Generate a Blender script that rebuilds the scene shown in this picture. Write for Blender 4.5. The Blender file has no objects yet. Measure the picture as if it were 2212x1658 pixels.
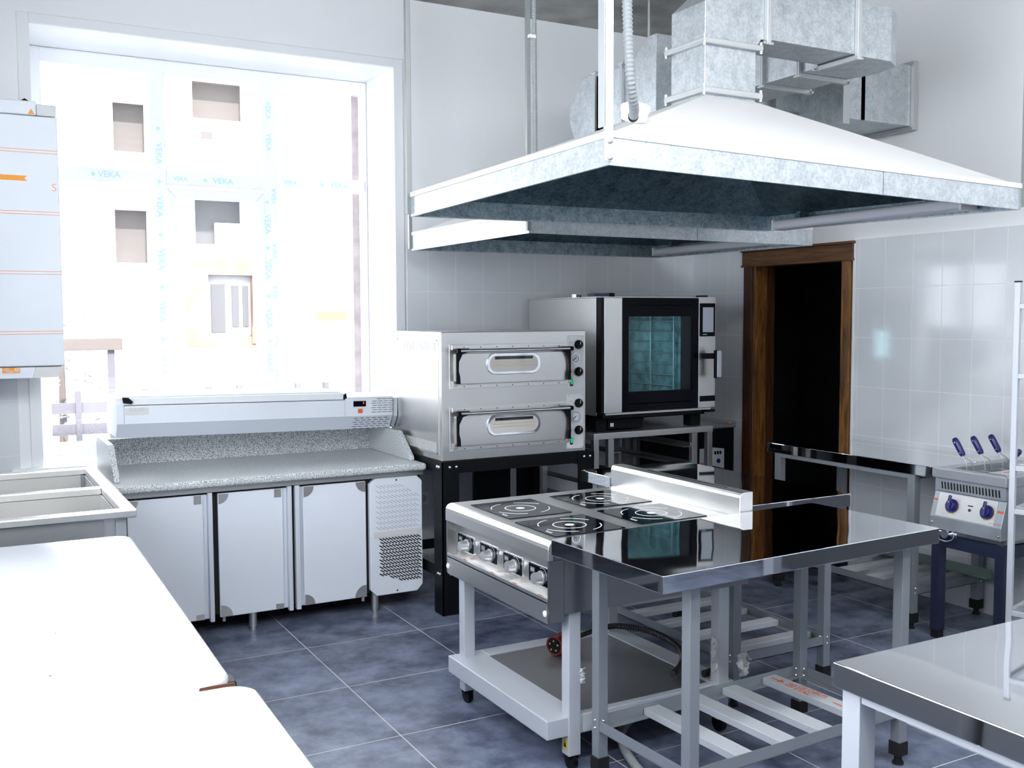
import bpy, math, random
from mathutils import Vector, Matrix
random.seed(7)
S = bpy.context.scene
COL = S.collection
R = math.radians

# ------------------------------------------------------------------ materials
def new_mat(name):
    m = bpy.data.materials.new(name); m.use_nodes = True
    nt = m.node_tree
    return m, nt, nt.nodes['Principled BSDF']

def nd(nt, typ, **kw):
    n = nt.nodes.new(typ)
    for k, v in kw.items():
        if k in n.inputs: n.inputs[k].default_value = v
        else: setattr(n, k, v)
    return n

def plain(name, col, rough=.5, metal=0., spec=None, bump=0., bscale=60., vary=0., vscale=4., coat=0.):
    m, nt, p = new_mat(name)
    p.inputs['Base Color'].default_value = (*col, 1)
    p.inputs['Roughness'].default_value = rough
    p.inputs['Metallic'].default_value = metal
    if spec is not None: p.inputs['Specular IOR Level'].default_value = spec
    if coat: p.inputs['Coat Weight'].default_value = coat; p.inputs['Coat Roughness'].default_value = .05
    geo = nd(nt, 'ShaderNodeNewGeometry')
    if bump:
        nz = nd(nt, 'ShaderNodeTexNoise', Scale=bscale, Detail=3.)
        b = nd(nt, 'ShaderNodeBump', Strength=bump, Distance=.01)
        nt.links.new(geo.outputs['Position'], nz.inputs['Vector'])
        nt.links.new(nz.outputs['Fac'], b.inputs['Height'])
        nt.links.new(b.outputs['Normal'], p.inputs['Normal'])
    if vary:
        nz = nd(nt, 'ShaderNodeTexNoise', Scale=vscale, Detail=4.)
        nt.links.new(geo.outputs['Position'], nz.inputs['Vector'])
        r = nd(nt, 'ShaderNodeValToRGB')
        a = [max(0, c*(1-vary)) for c in col]; b2 = [min(1, c*(1+vary)) for c in col]
        r.color_ramp.elements[0].position = .3; r.color_ramp.elements[1].position = .7
        r.color_ramp.elements[0].color = (*a, 1); r.color_ramp.elements[1].color = (*b2, 1)
        nt.links.new(nz.outputs['Fac'], r.inputs['Fac'])
        nt.links.new(r.outputs['Color'], p.inputs['Base Color'])
    return m

def brushed(name, col, rough, stretch=(1, 1, 60), amt=.12, wav=0.):
    m, nt, p = new_mat(name)
    p.inputs['Base Color'].default_value = (*col, 1); p.inputs['Metallic'].default_value = 1
    geo = nd(nt, 'ShaderNodeNewGeometry')
    p.inputs['Roughness'].default_value = rough
    mp = nd(nt, 'ShaderNodeMapping'); mp.inputs['Scale'].default_value = stretch
    nz = nd(nt, 'ShaderNodeTexNoise', Scale=1.5, Detail=2.)
    nt.links.new(geo.outputs['Position'], mp.inputs['Vector']); nt.links.new(mp.outputs['Vector'], nz.inputs['Vector'])
    rr = nd(nt, 'ShaderNodeValToRGB'); rr.color_ramp.elements[0].position = .3; rr.color_ramp.elements[1].position = .7
    rr.color_ramp.elements[0].color = (*[c*(1-amt) for c in col], 1); rr.color_ramp.elements[1].color = (*[min(1, c*(1+amt*.4)) for c in col], 1)
    nt.links.new(nz.outputs['Fac'], rr.inputs['Fac']); nt.links.new(rr.outputs['Color'], p.inputs['Base Color'])
    if wav:
        n2 = nd(nt, 'ShaderNodeTexNoise', Scale=2.2, Detail=1.)
        nt.links.new(geo.outputs['Position'], n2.inputs['Vector'])
        b = nd(nt, 'ShaderNodeBump', Strength=wav, Distance=.05)
        nt.links.new(n2.outputs['Fac'], b.inputs['Height']); nt.links.new(b.outputs['Normal'], p.inputs['Normal'])
    return m

def math_n(nt, op, a, b=None):
    n = nd(nt, 'ShaderNodeMath', operation=op)
    for i, v in enumerate((a, b)):
        if v is None: continue
        if isinstance(v, (int, float)): n.inputs[i].default_value = v
        else: nt.links.new(v, n.inputs[i])
    return n.outputs[0]

def grid_mask(nt, pos, ax, off, per, w):
    """1 on the grout line of coordinate ax"""
    t = math_n(nt, 'ADD', math_n(nt, 'SUBTRACT', pos.outputs[ax], off), w/2)
    f = math_n(nt, 'FLOORED_MODULO', t, per)
    return math_n(nt, 'LESS_THAN', f, w)

def tile_mat(name, ax1, off1, per1, ax2, off2, per2, w, col, vcol, grout, rough, vscale, rand=.0, spec=.5, wob=.0):
    m, nt, p = new_mat(name)
    geo = nd(nt, 'ShaderNodeNewGeometry'); sep = nd(nt, 'ShaderNodeSeparateXYZ')
    nt.links.new(geo.outputs['Position'], sep.inputs[0])
    g = math_n(nt, 'MAXIMUM', grid_mask(nt, sep, ax1, off1, per1, w), grid_mask(nt, sep, ax2, off2, per2, w))
    nz = nd(nt, 'ShaderNodeTexNoise', Scale=vscale, Detail=6., Roughness=.65)
    nt.links.new(geo.outputs['Position'], nz.inputs['Vector'])
    r = nd(nt, 'ShaderNodeValToRGB')
    r.color_ramp.elements[0].position = .36; r.color_ramp.elements[1].position = .66
    r.color_ramp.elements[0].color = (*col, 1); r.color_ramp.elements[1].color = (*vcol, 1)
    nt.links.new(nz.outputs['Fac'], r.inputs['Fac'])
    mix = nd(nt, 'ShaderNodeMix', data_type='RGBA')
    nt.links.new(g, mix.inputs[0]); nt.links.new(r.outputs['Color'], mix.inputs[6])
    mix.inputs[7].default_value = (*grout, 1)
    nt.links.new(mix.outputs[2], p.inputs['Base Color'])
    mr = nd(nt, 'ShaderNodeMapRange'); mr.inputs['To Min'].default_value = rough; mr.inputs['To Max'].default_value = .8
    nt.links.new(g, mr.inputs['Value']); nt.links.new(mr.outputs['Result'], p.inputs['Roughness'])
    p.inputs['Specular IOR Level'].default_value = spec
    h = math_n(nt, 'MULTIPLY', g, -1.)
    if wob:
        n2 = nd(nt, 'ShaderNodeTexNoise', Scale=5., Detail=1.); nt.links.new(geo.outputs['Position'], n2.inputs['Vector'])
        h = math_n(nt, 'ADD', h, math_n(nt, 'MULTIPLY', n2.outputs['Fac'], wob))
    b = nd(nt, 'ShaderNodeBump', Strength=.35, Distance=.002)
    nt.links.new(h, b.inputs['Height']); nt.links.new(b.outputs['Normal'], p.inputs['Normal'])
    return m

def speckle(name, c0, c1, scale, rough):
    m, nt, p = new_mat(name)
    geo = nd(nt, 'ShaderNodeNewGeometry')
    nz = nd(nt, 'ShaderNodeTexNoise', Scale=scale, Detail=2.)
    nt.links.new(geo.outputs['Position'], nz.inputs['Vector'])
    r = nd(nt, 'ShaderNodeValToRGB')
    r.color_ramp.elements[0].position = .40; r.color_ramp.elements[1].position = .60
    r.color_ramp.elements[0].color = (*c0, 1); r.color_ramp.elements[1].color = (*c1, 1)
    nt.links.new(nz.outputs['Fac'], r.inputs['Fac']); nt.links.new(r.outputs['Color'], p.inputs['Base Color'])
    p.inputs['Roughness'].default_value = rough
    return m

def galvanised(name, c0, c1, rough=.38, metal=.85, scale=9.):
    m, nt, p = new_mat(name)
    geo = nd(nt, 'ShaderNodeNewGeometry')
    v = nd(nt, 'ShaderNodeTexVoronoi', Scale=scale*9); nz = nd(nt, 'ShaderNodeTexNoise', Scale=scale*2.2, Detail=5., Roughness=.7)
    nt.links.new(geo.outputs['Position'], v.inputs['Vector']); nt.links.new(geo.outputs['Position'], nz.inputs['Vector'])
    s = math_n(nt, 'ADD', math_n(nt, 'MULTIPLY', v.outputs['Distance'], .35), nz.outputs['Fac'])
    r = nd(nt, 'ShaderNodeValToRGB'); r.color_ramp.elements[0].position = .42; r.color_ramp.elements[1].position = .85
    r.color_ramp.elements[0].color = (*c0, 1); r.color_ramp.elements[1].color = (*c1, 1)
    nt.links.new(s, r.inputs['Fac']); nt.links.new(r.outputs['Color'], p.inputs['Base Color'])
    p.inputs['Roughness'].default_value = rough; p.inputs['Metallic'].default_value = metal
    return m

def wood_mat(name, c0, c1, stretch):
    m, nt, p = new_mat(name)
    geo = nd(nt, 'ShaderNodeNewGeometry'); mp = nd(nt, 'ShaderNodeMapping'); mp.inputs['Scale'].default_value = stretch
    nz = nd(nt, 'ShaderNodeTexNoise', Scale=3., Detail=6., Roughness=.6, Distortion=1.2)
    nt.links.new(geo.outputs['Position'], mp.inputs['Vector']); nt.links.new(mp.outputs['Vector'], nz.inputs['Vector'])
    r = nd(nt, 'ShaderNodeValToRGB'); r.color_ramp.elements[0].position = .35; r.color_ramp.elements[1].position = .65
    r.color_ramp.elements[0].color = (*c0, 1); r.color_ramp.elements[1].color = (*c1, 1)
    nt.links.new(nz.outputs['Fac'], r.inputs['Fac']); nt.links.new(r.outputs['Color'], p.inputs['Base Color'])
    p.inputs['Roughness'].default_value = .4
    return m

def emit_mat(name, col, strength):
    m, nt, p = new_mat(name)
    p.inputs['Base Color'].default_value = (*col, 1)
    p.inputs['Emission Color'].default_value = (*col, 1); p.inputs['Emission Strength'].default_value = strength
    return m

def pane_mat(name, tint=(1, 1, 1), refl=.04):
    m = bpy.data.materials.new(name); m.use_nodes = True; nt = m.node_tree
    nt.nodes.remove(nt.nodes['Principled BSDF'])
    out = nt.nodes['Material Output']
    t = nd(nt, 'ShaderNodeBsdfTransparent'); t.inputs[0].default_value = (*tint, 1)
    g = nd(nt, 'ShaderNodeBsdfGlossy'); g.inputs['Roughness'].default_value = .02
    lw = nd(nt, 'ShaderNodeLayerWeight', Blend=.5)
    f = math_n(nt, 'ADD', math_n(nt, 'MULTIPLY', math_n(nt, 'POWER', lw.outputs['Facing'], 5.), 1-refl), refl)
    mx = nd(nt, 'ShaderNodeMixShader')
    nt.links.new(f, mx.inputs[0]); nt.links.new(t.outputs[0], mx.inputs[1]); nt.links.new(g.outputs[0], mx.inputs[2])
    nt.links.new(mx.outputs[0], out.inputs['Surface'])
    return m

ZT = 1.785            # a tile joint on the walls; rows are .3 high, columns .2 wide
M = {}
M['paint'] = plain('white_wall_paint', (.86, .87, .885), .55, bump=.08, bscale=25)
M['tile_back'] = tile_mat('white_tile_back', 'X', -2.1765, .2, 'Z', ZT, .3, .0032, (.70, .72, .75), (.74, .76, .79), (.88, .89, .9), .1, 2., wob=.5)
M['tile_right'] = tile_mat('white_tile_right', 'Y', -1.7991, .2, 'Z', ZT, .3, .0032, (.70, .72, .75), (.74, .76, .79), (.88, .89, .9), .1, 2., wob=.5)
M['floor'] = tile_mat('slate_floor_tile', 'X', -3.41, .6, 'Y', -1.27, .6, .0045, (.058, .070, .118), (.225, .258, .36), (.62, .62, .60), .36, 5.5, spec=.5)
M['concrete'] = plain('raw_concrete', (.30, .30, .285), .85, bump=.3, bscale=14, vary=.35, vscale=3.)
M['plaster'] = plain('white_plaster', (.84, .85, .87), .6)
M['pvc'] = plain('white_pvc', (.90, .91, .93), .35)
M['film_print'] = plain('pale_blue_print', (.55, .82, .93), .5)
M['pane'] = pane_mat('window_glass')
M['mirror_steel'] = brushed('polished_steel', (.80, .81, .83), .035, (1, 1, 1), .015, wav=.05)
M['steel'] = brushed('brushed_steel', (.76, .75, .735), .33, (2, 2, 2), .06)
M['steel_h'] = brushed('brushed_steel_flat', (.84, .83, .81), .34, (2, 2, 2), .06)
M['steel_dark'] = brushed('dark_steel', (.34, .34, .34), .36, (2, 2, 2), .06)
M['chrome'] = plain('chrome', (.85, .86, .88), .08, 1.)
M['film_steel'] = plain('film_covered_steel', (.74, .775, .83), .40, .0, vary=.03, vscale=2.)
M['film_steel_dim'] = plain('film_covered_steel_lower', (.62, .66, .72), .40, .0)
M['bare_steel'] = plain('bare_steel_corner', (.55, .54, .52), .3, .8)
M['white_enamel'] = plain('white_enamel', (.56, .575, .60), .10, 0., spec=.6, coat=.6, bump=.02, bscale=3)
M['white_plastic'] = plain('white_plastic', (.80, .81, .83), .4)
M['grey_plastic'] = plain('grey_plastic', (.55, .55, .54), .5)
M['leg_grey'] = plain('silver_painted_steel', (.31, .335, .36), .42, .5)
M['leg_white'] = plain('light_grey_painted_steel', (.50, .525, .57), .45, .1)
M['slat_white'] = plain('zinc_slat', (.60, .63, .66), .4, .3)
M['galv'] = galvanised('galvanised_sheet', (.41, .455, .48), (.64, .67, .69), .42, .7)
M['galv_shaded'] = galvanised('galvanised_sheet_shaded', (.035, .075, .105), (.17, .25, .29), .42, .8, 7.)  # galvanised sheet with the shade of the hood insides put into its colour
M['galv_rim_shaded'] = galvanised('galvanised_rim_shaded', (.15, .24, .29), (.46, .54, .58), .42, .8, 9.)  # inner side of the hood rims, shade mixed into the colour
M['rod_grey'] = plain('dull_zinc_rod', (.26, .28, .28), .5, .5)
M['zinc_bright'] = plain('zinc_flange', (.56, .58, .59), .38, .6)
M['added_dark'] = plain('added_dark_panel', (.05, .055, .065), .5)
M['freezer_side'] = plain('freezer_side_darkened', (.22, .23, .25), .4)  # unseen sides, greyed so the table edge mirrors a shaded tone
M['knob_metal'] = plain('satin_knob_metal', (.72, .73, .75), .28, .8)
M['canopy_white'] = plain('canopy_white', (.70, .70, .70), .5)
M['black'] = plain('black_paint', (.004, .0045, .006), .45, spec=.15)
M['blackgap'] = plain('black_rubber', (.004, .004, .005), .7)
M['glass_black'] = plain('black_glass', (.002, .003, .006), .05, spec=.10)
M['navy'] = plain('navy_painted_steel', (.018, .024, .055), .4)
M['blue_plastic'] = plain('dark_blue_plastic', (.012, .012, .13), .3)
M['slate_box'] = plain('slate_blue_plastic', (.09, .12, .20), .5)
M['red'] = plain('red_plastic', (.16, .008, .01), .35)
M['orange'] = plain('orange_print', (.90, .33, .02), .5)
M['orange_soft'] = plain('orange_line', (.82, .42, .28), .5)
M['redorange'] = plain('red_orange_print', (.72, .13, .03), .5)
M['yellow'] = plain('yellow_sticker', (.85, .52, .02), .5)
M['green'] = emit_mat('green_switch_glow', (.0, .35, .12), .5)
M['led_red'] = emit_mat('red_display_glow', (.9, .12, .02), .8)
M['granite'] = speckle('grey_granite', (.17, .18, .19), (.84, .86, .87), 260., .35)
M['brass'] = plain('brass', (.6, .45, .16), .3, 1.)
M['wood'] = wood_mat('stained_wood_upright', (.055, .020, .004), (.27, .115, .026), (14, 14, 1.2))
M['wood_dark'] = wood_mat('dark_brown_wood', (.020, .007, .003), (.085, .030, .010), (14, 14, 1.2))  # darker brown for the left casing and the door stop
M['wood_h'] = wood_mat('stained_wood_lintel', (.045, .017, .004), (.15, .062, .016), (14, 1.0, 16))
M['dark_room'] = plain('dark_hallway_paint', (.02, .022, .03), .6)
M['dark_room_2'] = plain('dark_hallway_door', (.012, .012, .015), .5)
M['teal'] = plain('oven_cavity_steel', (.25, .40, .44), .3, .3, vary=.5, vscale=14)
M['cream'] = plain('ceramic_cream', (.75, .62, .42), .6)
M['firebrick'] = plain('white_firebrick', (.72, .70, .66), .7)
M['oven_glass'] = pane_mat('oven_glass', (.62, .76, .78), .03)
M['clear_glass'] = pane_mat('clear_glass', (.97, .97, .97), .03)
M['screen'] = plain('pale_screen', (.56, .60, .66), .25)
M['gauge'] = plain('gauge_face', (.74, .78, .82), .3)
M['print_white'] = plain('white_print', (.80, .80, .80), .4)
M['print_grey'] = plain('grey_print', (.42, .44, .46), .4)
M['label_grey'] = plain('grey_label', (.66, .66, .65), .5)
M['plate_white'] = plain('control_plate', (.70, .71, .70), .4, .2)
M['conduit_grey'] = plain('grey_conduit', (.26, .28, .29), .5)
M['hose_black'] = plain('black_hose', (.01, .01, .011), .4)
M['hose_grey'] = plain('grey_hose', (.28, .30, .30), .45)
M['wrap'] = plain('crumpled_plastic_film', (.42, .43, .43), .3, .0)
M['lamp_tube'] = plain('unlit_lamp_cover', (.62, .63, .68), .4)
M['greenish'] = plain('greenish_zinc', (.25, .33, .29), .35, .6)
M['fryer_panel'] = plain('pale_control_panel', (.66, .66, .65), .35, .3)
M['fryer_body'] = plain('worn_fryer_steel', (.40, .43, .47), .38, .4, vary=.12, vscale=9)
M['fryer_rim'] = plain('fryer_rim_steel', (.50, .52, .55), .35, .6)
M['sheet'] = plain('plain_sheet_steel', (.42, .42, .43), .36, .9)
M['rust'] = plain('brown_wear', (.13, .045, .025), .6)
# outside the window
M['facade'] = plain('white_facade', (.80, .79, .77), .9)
M['facade_dim'] = plain('grey_opening', (.085, .075, .071), .9)
M['facade_grey'] = plain('grey_opening_cool', (.080, .080, .085), .9)
M['brick'] = plain('orange_brick', (.23, .13, .10), .9, vary=.2, vscale=3)
M['pale_brick'] = plain('pale_brick', (.22, .16, .12), .9)
M['ext_yellow'] = plain('yellow_board', (.24, .17, .07), .9)
M['ext_white'] = plain('white_frame_outside', (.3, .3, .3), .9)
M['pipe_brick'] = plain('edge_brick', (.5, .42, .42), .9, vary=.25, vscale=9)
M['fence'] = plain('grey_fence', (.085, .08, .095), .7)
M['ground'] = plain('pale_paving', (.13, .13, .13), .9)
M['ledge'] = plain('brown_ledge', (.09, .075, .068), .9)
M['ext_tree'] = plain('grey_shrub', (.42, .415, .43), .9, vary=.3, vscale=5)

# ------------------------------------------------------------------ mesh building
class MB:
    def __init__(s, o=(0, 0, 0)):
        s.v = []; s.f = []; s.sm = []; s.o = Vector(o)
    def add(s, vs, fs, smooth=False):
        b = len(s.v); s.v += [Vector(p) - s.o for p in vs]
        s.f += [tuple(b+i for i in f) for f in fs]; s.sm += [smooth]*len(fs); return s
    def hexa(s, p):
        return s.add(p, [(0, 3, 2, 1), (4, 5, 6, 7), (0, 1, 5, 4), (1, 2, 6, 5), (2, 3, 7, 6), (3, 0, 4, 7)])
    def box(s, x0, x1, y0, y1, z0, z1):
        x0, x1 = sorted((x0, x1)); y0, y1 = sorted((y0, y1)); z0, z1 = sorted((z0, z1))
        return s.hexa([(x0, y0, z0), (x1, y0, z0), (x1, y1, z0), (x0, y1, z0), (x0, y0, z1), (x1, y0, z1), (x1, y1, z1), (x0, y1, z1)])
    def prism(s, poly, vec):
        n = len(poly); vec = Vector(vec); P = [Vector(p) for p in poly]
        nrm = Vector((0, 0, 0))
        for i in range(n): nrm += P[i].cross(P[(i+1) % n])
        if nrm.dot(vec) > 0: P = P[::-1]
        Q = [p+vec for p in P]
        fs = [tuple(range(n)), tuple(range(2*n-1, n-1, -1))]
        fs += [(i, i+n, (i+1) % n+n, (i+1) % n) for i in range(n)]
        return s.add(P+Q, fs)
    def tube(s, pts, r, n=8, caps=True, smooth=True):
        pts = [Vector(p) for p in pts]; rs = r if isinstance(r, (list, tuple)) else [r]*len(pts)
        vs = []; up = None
        for i, p in enumerate(pts):
            a = pts[max(i-1, 0)]; b = pts[min(i+1, len(pts)-1)]; t = (b-a).normalized()
            if up is None:
                up = Vector((0, 0, 1)) if abs(t.z) < .9 else Vector((1, 0, 0))
            u = (up - t*up.dot(t)).normalized(); w = t.cross(u); up = u
            for k in range(n):
                an = 2*math.pi*k/n; vs.append(p + (u*math.cos(an)+w*math.sin(an))*rs[i])
        fs = []
        for i in range(len(pts)-1):
            for k in range(n):
                a = i*n+k; b = i*n+(k+1) % n; fs.append((a, b, b+n, a+n))
        s.add(vs, fs, smooth)
        if caps:
            L = len(pts)
            s.add(vs[:n], [tuple(range(n-1, -1, -1))]); s.add(vs[(L-1)*n:], [tuple(range(n))])
        return s
    def cyl(s, a, b, r, n=16, r2=None):
        return s.tube([a, b], [r, r if r2 is None else r2], n)
    def ring(s, c, ax1, ax2, r0, r1, h, a0=0., a1=360., n=28):
        """flat annular arc in the plane of ax1, ax2 with thickness h along their normal"""
        c = Vector(c); ax1 = Vector(ax1); ax2 = Vector(ax2); nn = ax1.cross(ax2).normalized()*h
        full = abs(a1-a0) >= 359.9; m = n if full else n+1
        vs = []
        for k in range(m):
            an = R(a0+(a1-a0)*k/n); d = ax1*math.cos(an)+ax2*math.sin(an)
            vs += [c+d*r0, c+d*r1, c+d*r1+nn, c+d*r0+nn]
        fs = []
        for k in range(n):
            a = 4*k; b = 4*((k+1) % m)
            for q in range(4): fs.append((a+q, a+(q+1) % 4, b+(q+1) % 4, b+q))
        if not full: fs += [(3, 2, 1, 0), tuple(4*n+q for q in range(4))]
        return s.add(vs, fs)
    def disc(s, c, nrm, r, h, n=24):
        c = Vector(c); nrm = Vector(nrm).normalized()
        return s.cyl(c, c+nrm*h, r, n)
    def rrect(s, c, u, w, lu, lw, r, vec, seg=5):
        """rounded rectangle (size lu x lw along unit vectors u, w) extruded by vec"""
        c = Vector(c); u = Vector(u); w = Vector(w); P = []
        for (sx, sy, a) in ((1, 1, 0), (-1, 1, 90), (-1, -1, 180), (1, -1, 270)):
            for k in range(seg+1):
                an = R(a+90*k/seg)
                P.append(c + u*(sx*(lu/2-r)+r*math.cos(an)) + w*(sy*(lw/2-r)+r*math.sin(an)))
        return s.prism(P, vec)
    def frame(s, c, u, w, lu, lw, t, vec):
        """rectangular frame of bar width t"""
        c = Vector(c); u = Vector(u); w = Vector(w)
        o = [c+u*(a*lu/2)+w*(b*lw/2) for a, b in ((1, 1), (-1, 1), (-1, -1), (1, -1))]
        i = [c+u*(a*(lu/2-t))+w*(b*(lw/2-t)) for a, b in ((1, 1), (-1, 1), (-1, -1), (1, -1))]
        for k in range(4):
            s.prism([o[k], o[(k+1) % 4], i[(k+1) % 4], i[k]], vec)
        return s
    def stadium(s, c, u, w, lu, lw, vec): return s.rrect(c, u, w, lu, lw, lw/2-1e-4, vec, 8)
    def sphere(s, c, r, n=10, sz=(1, 1, 1)):
        vs = []; fs = []; c = Vector(c)
        for i in range(n+1):
            th = math.pi*i/n
            for k in range(2*n):
                ph = math.pi*k/n
                vs.append(c+Vector((r*sz[0]*math.sin(th)*math.cos(ph), r*sz[1]*math.sin(th)*math.sin(ph), r*sz[2]*math.cos(th))))
        for i in range(n):
            for k in range(2*n):
                a = i*2*n+k; b = i*2*n+(k+1) % (2*n); fs.append((a, a+2*n, b+2*n, b))
        return s.add(vs, fs, True)

def build(name, mb, mat, parent=None, bevel=0., label=None, kind=None, seg=2):
    me = bpy.data.meshes.new(name); me.from_pydata([tuple(v) for v in mb.v], [], mb.f); me.update()
    me.polygons.foreach_set('use_smooth', mb.sm)
    me.materials.append(M[mat] if isinstance(mat, str) else mat)
    o = bpy.data.objects.new(name, me); COL.objects.link(o)
    if parent is not None: o.parent = parent
    if bevel:
        b = o.modifiers.new('bevel', 'BEVEL'); b.width = bevel; b.segments = seg; b.limit_method = 'ANGLE'; b.angle_limit = R(40)
        b.harden_normals = False
    if label: o['label'] = label
    if kind: o['kind'] = kind
    return o

def thing(name, label, cat, loc=(0, 0, 0), rotz=0., group=None):
    o = bpy.data.objects.new(name, None); COL.objects.link(o)
    o.empty_display_size = .1; o.location = loc; o.rotation_euler = (0, 0, rotz)
    o['label'] = label; o['category'] = cat
    if group: o['group'] = group
    return o

def tag(o, label, cat, group=None):
    o['label'] = label; o['category'] = cat
    if group: o['group'] = group
    return o

def dup(root, loc, rotz=None, label=None):
    r = root.copy(); COL.objects.link(r); r.location = loc
    if rotz is not None: r.rotation_euler = (0, 0, rotz)
    if label: r['label'] = label
    for ch in list(root.children):
        c = ch.copy(); COL.objects.link(c); c.parent = r
        for g in list(ch.children):
            d = g.copy(); COL.objects.link(d); d.parent = c
    return r

_txt = {}
def text_mb(string, size, o, u, w, origin, depth=.0015, align='CENTER', bold=0.):
    """lettering as a mesh: u = reading direction, w = up direction of the letters"""
    key = (string, align, bold)
    if key not in _txt:
        cu = bpy.data.curves.new('lettering', 'FONT'); cu.body = string; cu.align_x = align; cu.align_y = 'CENTER'
        cu.size = 1; cu.extrude = .5; cu.resolution_u = 3; cu.offset = bold
        ob = bpy.data.objects.new('lettering', cu); COL.objects.link(ob)
        dg = bpy.context.evaluated_depsgraph_get(); dg.update()
        me = bpy.data.meshes.new_from_object(ob.evaluated_get(dg))
        _txt[key] = ([tuple(v.co) for v in me.vertices], [tuple(p.vertices) for p in me.polygons])
        bpy.data.objects.remove(ob); bpy.data.curves.remove(cu); bpy.data.meshes.remove(me)
    vs, fs = _txt[key]
    u = Vector(u).normalized(); w = Vector(w).normalized(); n = u.cross(w); org = Vector(origin)
    mb = MB(o); mb.add([org+u*(x*size)+w*(y*size)+n*((z+.5)*depth) for x, y, z in vs], fs)
    return mb

X, Y, Z = Vector((1, 0, 0)), Vector((0, 1, 0)), Vector((0, 0, 1))

# ------------------------------------------------------------------ room shell
def struct(name, mb, mat, parent=None, **k):
    return build(name, mb, mat, parent, kind=None if parent else 'structure', **k)

struct('floor', MB().box(-5.7, .0, -8.3, 0, -.12, 0).box(0, 2.6, -3., 1.3, -.12, 0), 'floor')
struct('ceiling', MB().box(-5.7, .0, -8.3, 0, 3.62, 3.80), 'concrete')
WX0, WX1, WZ0, WZ1 = -4.47, -2.40, .815, 3.185
wb = struct('wall_back', MB().box(-5.7, WX0, 0, .62, 0, 3.8).box(WX1, .3, 0, .62, 0, 3.8).box(WX0, WX1, 0, .62, 0, WZ0-.03).box(WX0, WX1, 0, .62, WZ1, 3.8), 'paint')
build('tile_cladding', MB().box(-2.318, 0, -.008, 0, 0, 2.0849).box(-5.6, -4.585, -.008, 0, 0, 2.0849).box(-4.585, -2.318, -.008, 0, 0, .78), 'tile_back', wb)
DY0, DY1, DZ = -1.475, -.66, 1.985
wr = struct('wall_right', MB().box(0, .16, -8.3, DY0, 0, 3.8).box(0, .16, DY1, 0, 0, 3.8).box(0, .16, DY0, DY1, DZ, 3.8), 'paint')
build('tile_cladding', MB().box(-.008, 0, -8.2, -1.556, 0, 2.0849).box(-.008, 0, -.57, -.008, 0, 2.0849), 'tile_right', wr)
build('shade_panel', MB().box(-.012, -.0081, -8.2, -3.45, 0, .82), 'added_dark', wr)  # unseen dark panel added so the steel table edges reflect dark
build('tile_edge_strip', MB().box(-.011, 0, -1.568, -1.556, 0, 2.09), 'plaster', wr)
# left wall with an added, unseen window, and the wall behind the camera
L0, L1 = -4.9, -2.2
wl = struct('wall_left', MB().box(-5.85, -5.6, -8.3, L0, 0, 3.8).box(-5.85, -5.6, L1, .62, 0, 3.8).box(-5.85, -5.6, L0, L1, 0, .9).box(-5.85, -5.6, L0, L1, 3.4, 3.8), 'paint')
F0, F1 = -5.2, -.9
wf = struct('wall_front', MB().box(-5.7, .25, -8.55, -8.3, 0, 3.8), 'paint')
build('shade_panel', MB().box(-5.6, -.02, -8.3, -8.29, 0, 1.2), 'added_dark', wf)  # unseen panel added to darken reflections and the space under the tables
# dark hallway behind the door
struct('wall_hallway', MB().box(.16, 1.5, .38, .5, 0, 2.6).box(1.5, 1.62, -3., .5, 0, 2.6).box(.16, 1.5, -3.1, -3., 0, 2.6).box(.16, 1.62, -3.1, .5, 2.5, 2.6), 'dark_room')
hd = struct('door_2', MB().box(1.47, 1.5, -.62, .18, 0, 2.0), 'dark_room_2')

# door frame
d1 = struct('door_1', MB().box(0, .16, DY1-.022, DY1, 0, DZ).box(0, .16, DY0, DY0+.022, 0, DZ).box(0, .16, DY0+.022, DY1-.022, DZ-.022, DZ), 'wood', bevel=.002)
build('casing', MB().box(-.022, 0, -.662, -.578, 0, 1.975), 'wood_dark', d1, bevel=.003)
build('casing', MB().box(-.022, 0, -1.545, -1.472, 0, 1.975), 'wood', d1, bevel=.003)
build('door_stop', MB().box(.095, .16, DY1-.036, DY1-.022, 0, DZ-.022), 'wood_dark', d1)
build('lintel', MB().box(-.026, 0, -1.56, -.565, 1.972, 2.062).box(-.036, 0, -1.57, -.555, 2.062, 2.078).box(-.033, 0, -1.565, -.56, 1.958, 1.972), 'wood_h', d1, bevel=.002)
build('strike_plate', MB().box(.11, .13, DY1-.0375, DY1-.0355, .93, 1.0), 'brass', d1, bevel=.001)

# ------------------------------------------------------------------ window
win = struct('window_1', MB()
    .box(-4.40, -2.41, .47, .54, 3.10, 3.184).box(-4.472, -4.385, .466, .545, .812, 3.1845).box(-2.425, -2.402, .466, .545, .812, 3.1845)
    .box(-4.40, -2.41, .47, .54, .814, .885)
    .box(-3.80, -3.70, .462, .54, .85, 3.11).box(-3.115, -3.015, .462, .54, .85, 3.11)
    .box(-4.40, -3.79, .466, .54, 2.435, 2.512).box(-3.71, -3.11, .466, .54, 2.435, 2.522).box(-3.02, -2.41, .466, .54, 2.45, 2.536), 'pvc', bevel=.006)
build('opening_sash', MB().frame((-3.405, .445, 1.64), X, Z, .60, 1.50+.05, .06, Y*.05), 'pvc', win, bevel=.006)
build('sash_handle', MB().box(-3.16, -3.145, .42, .445, 1.55, 1.60).box(-3.165, -3.14, .405, .42, 1.46, 1.6), 'pvc', win, bevel=.003)
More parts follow.
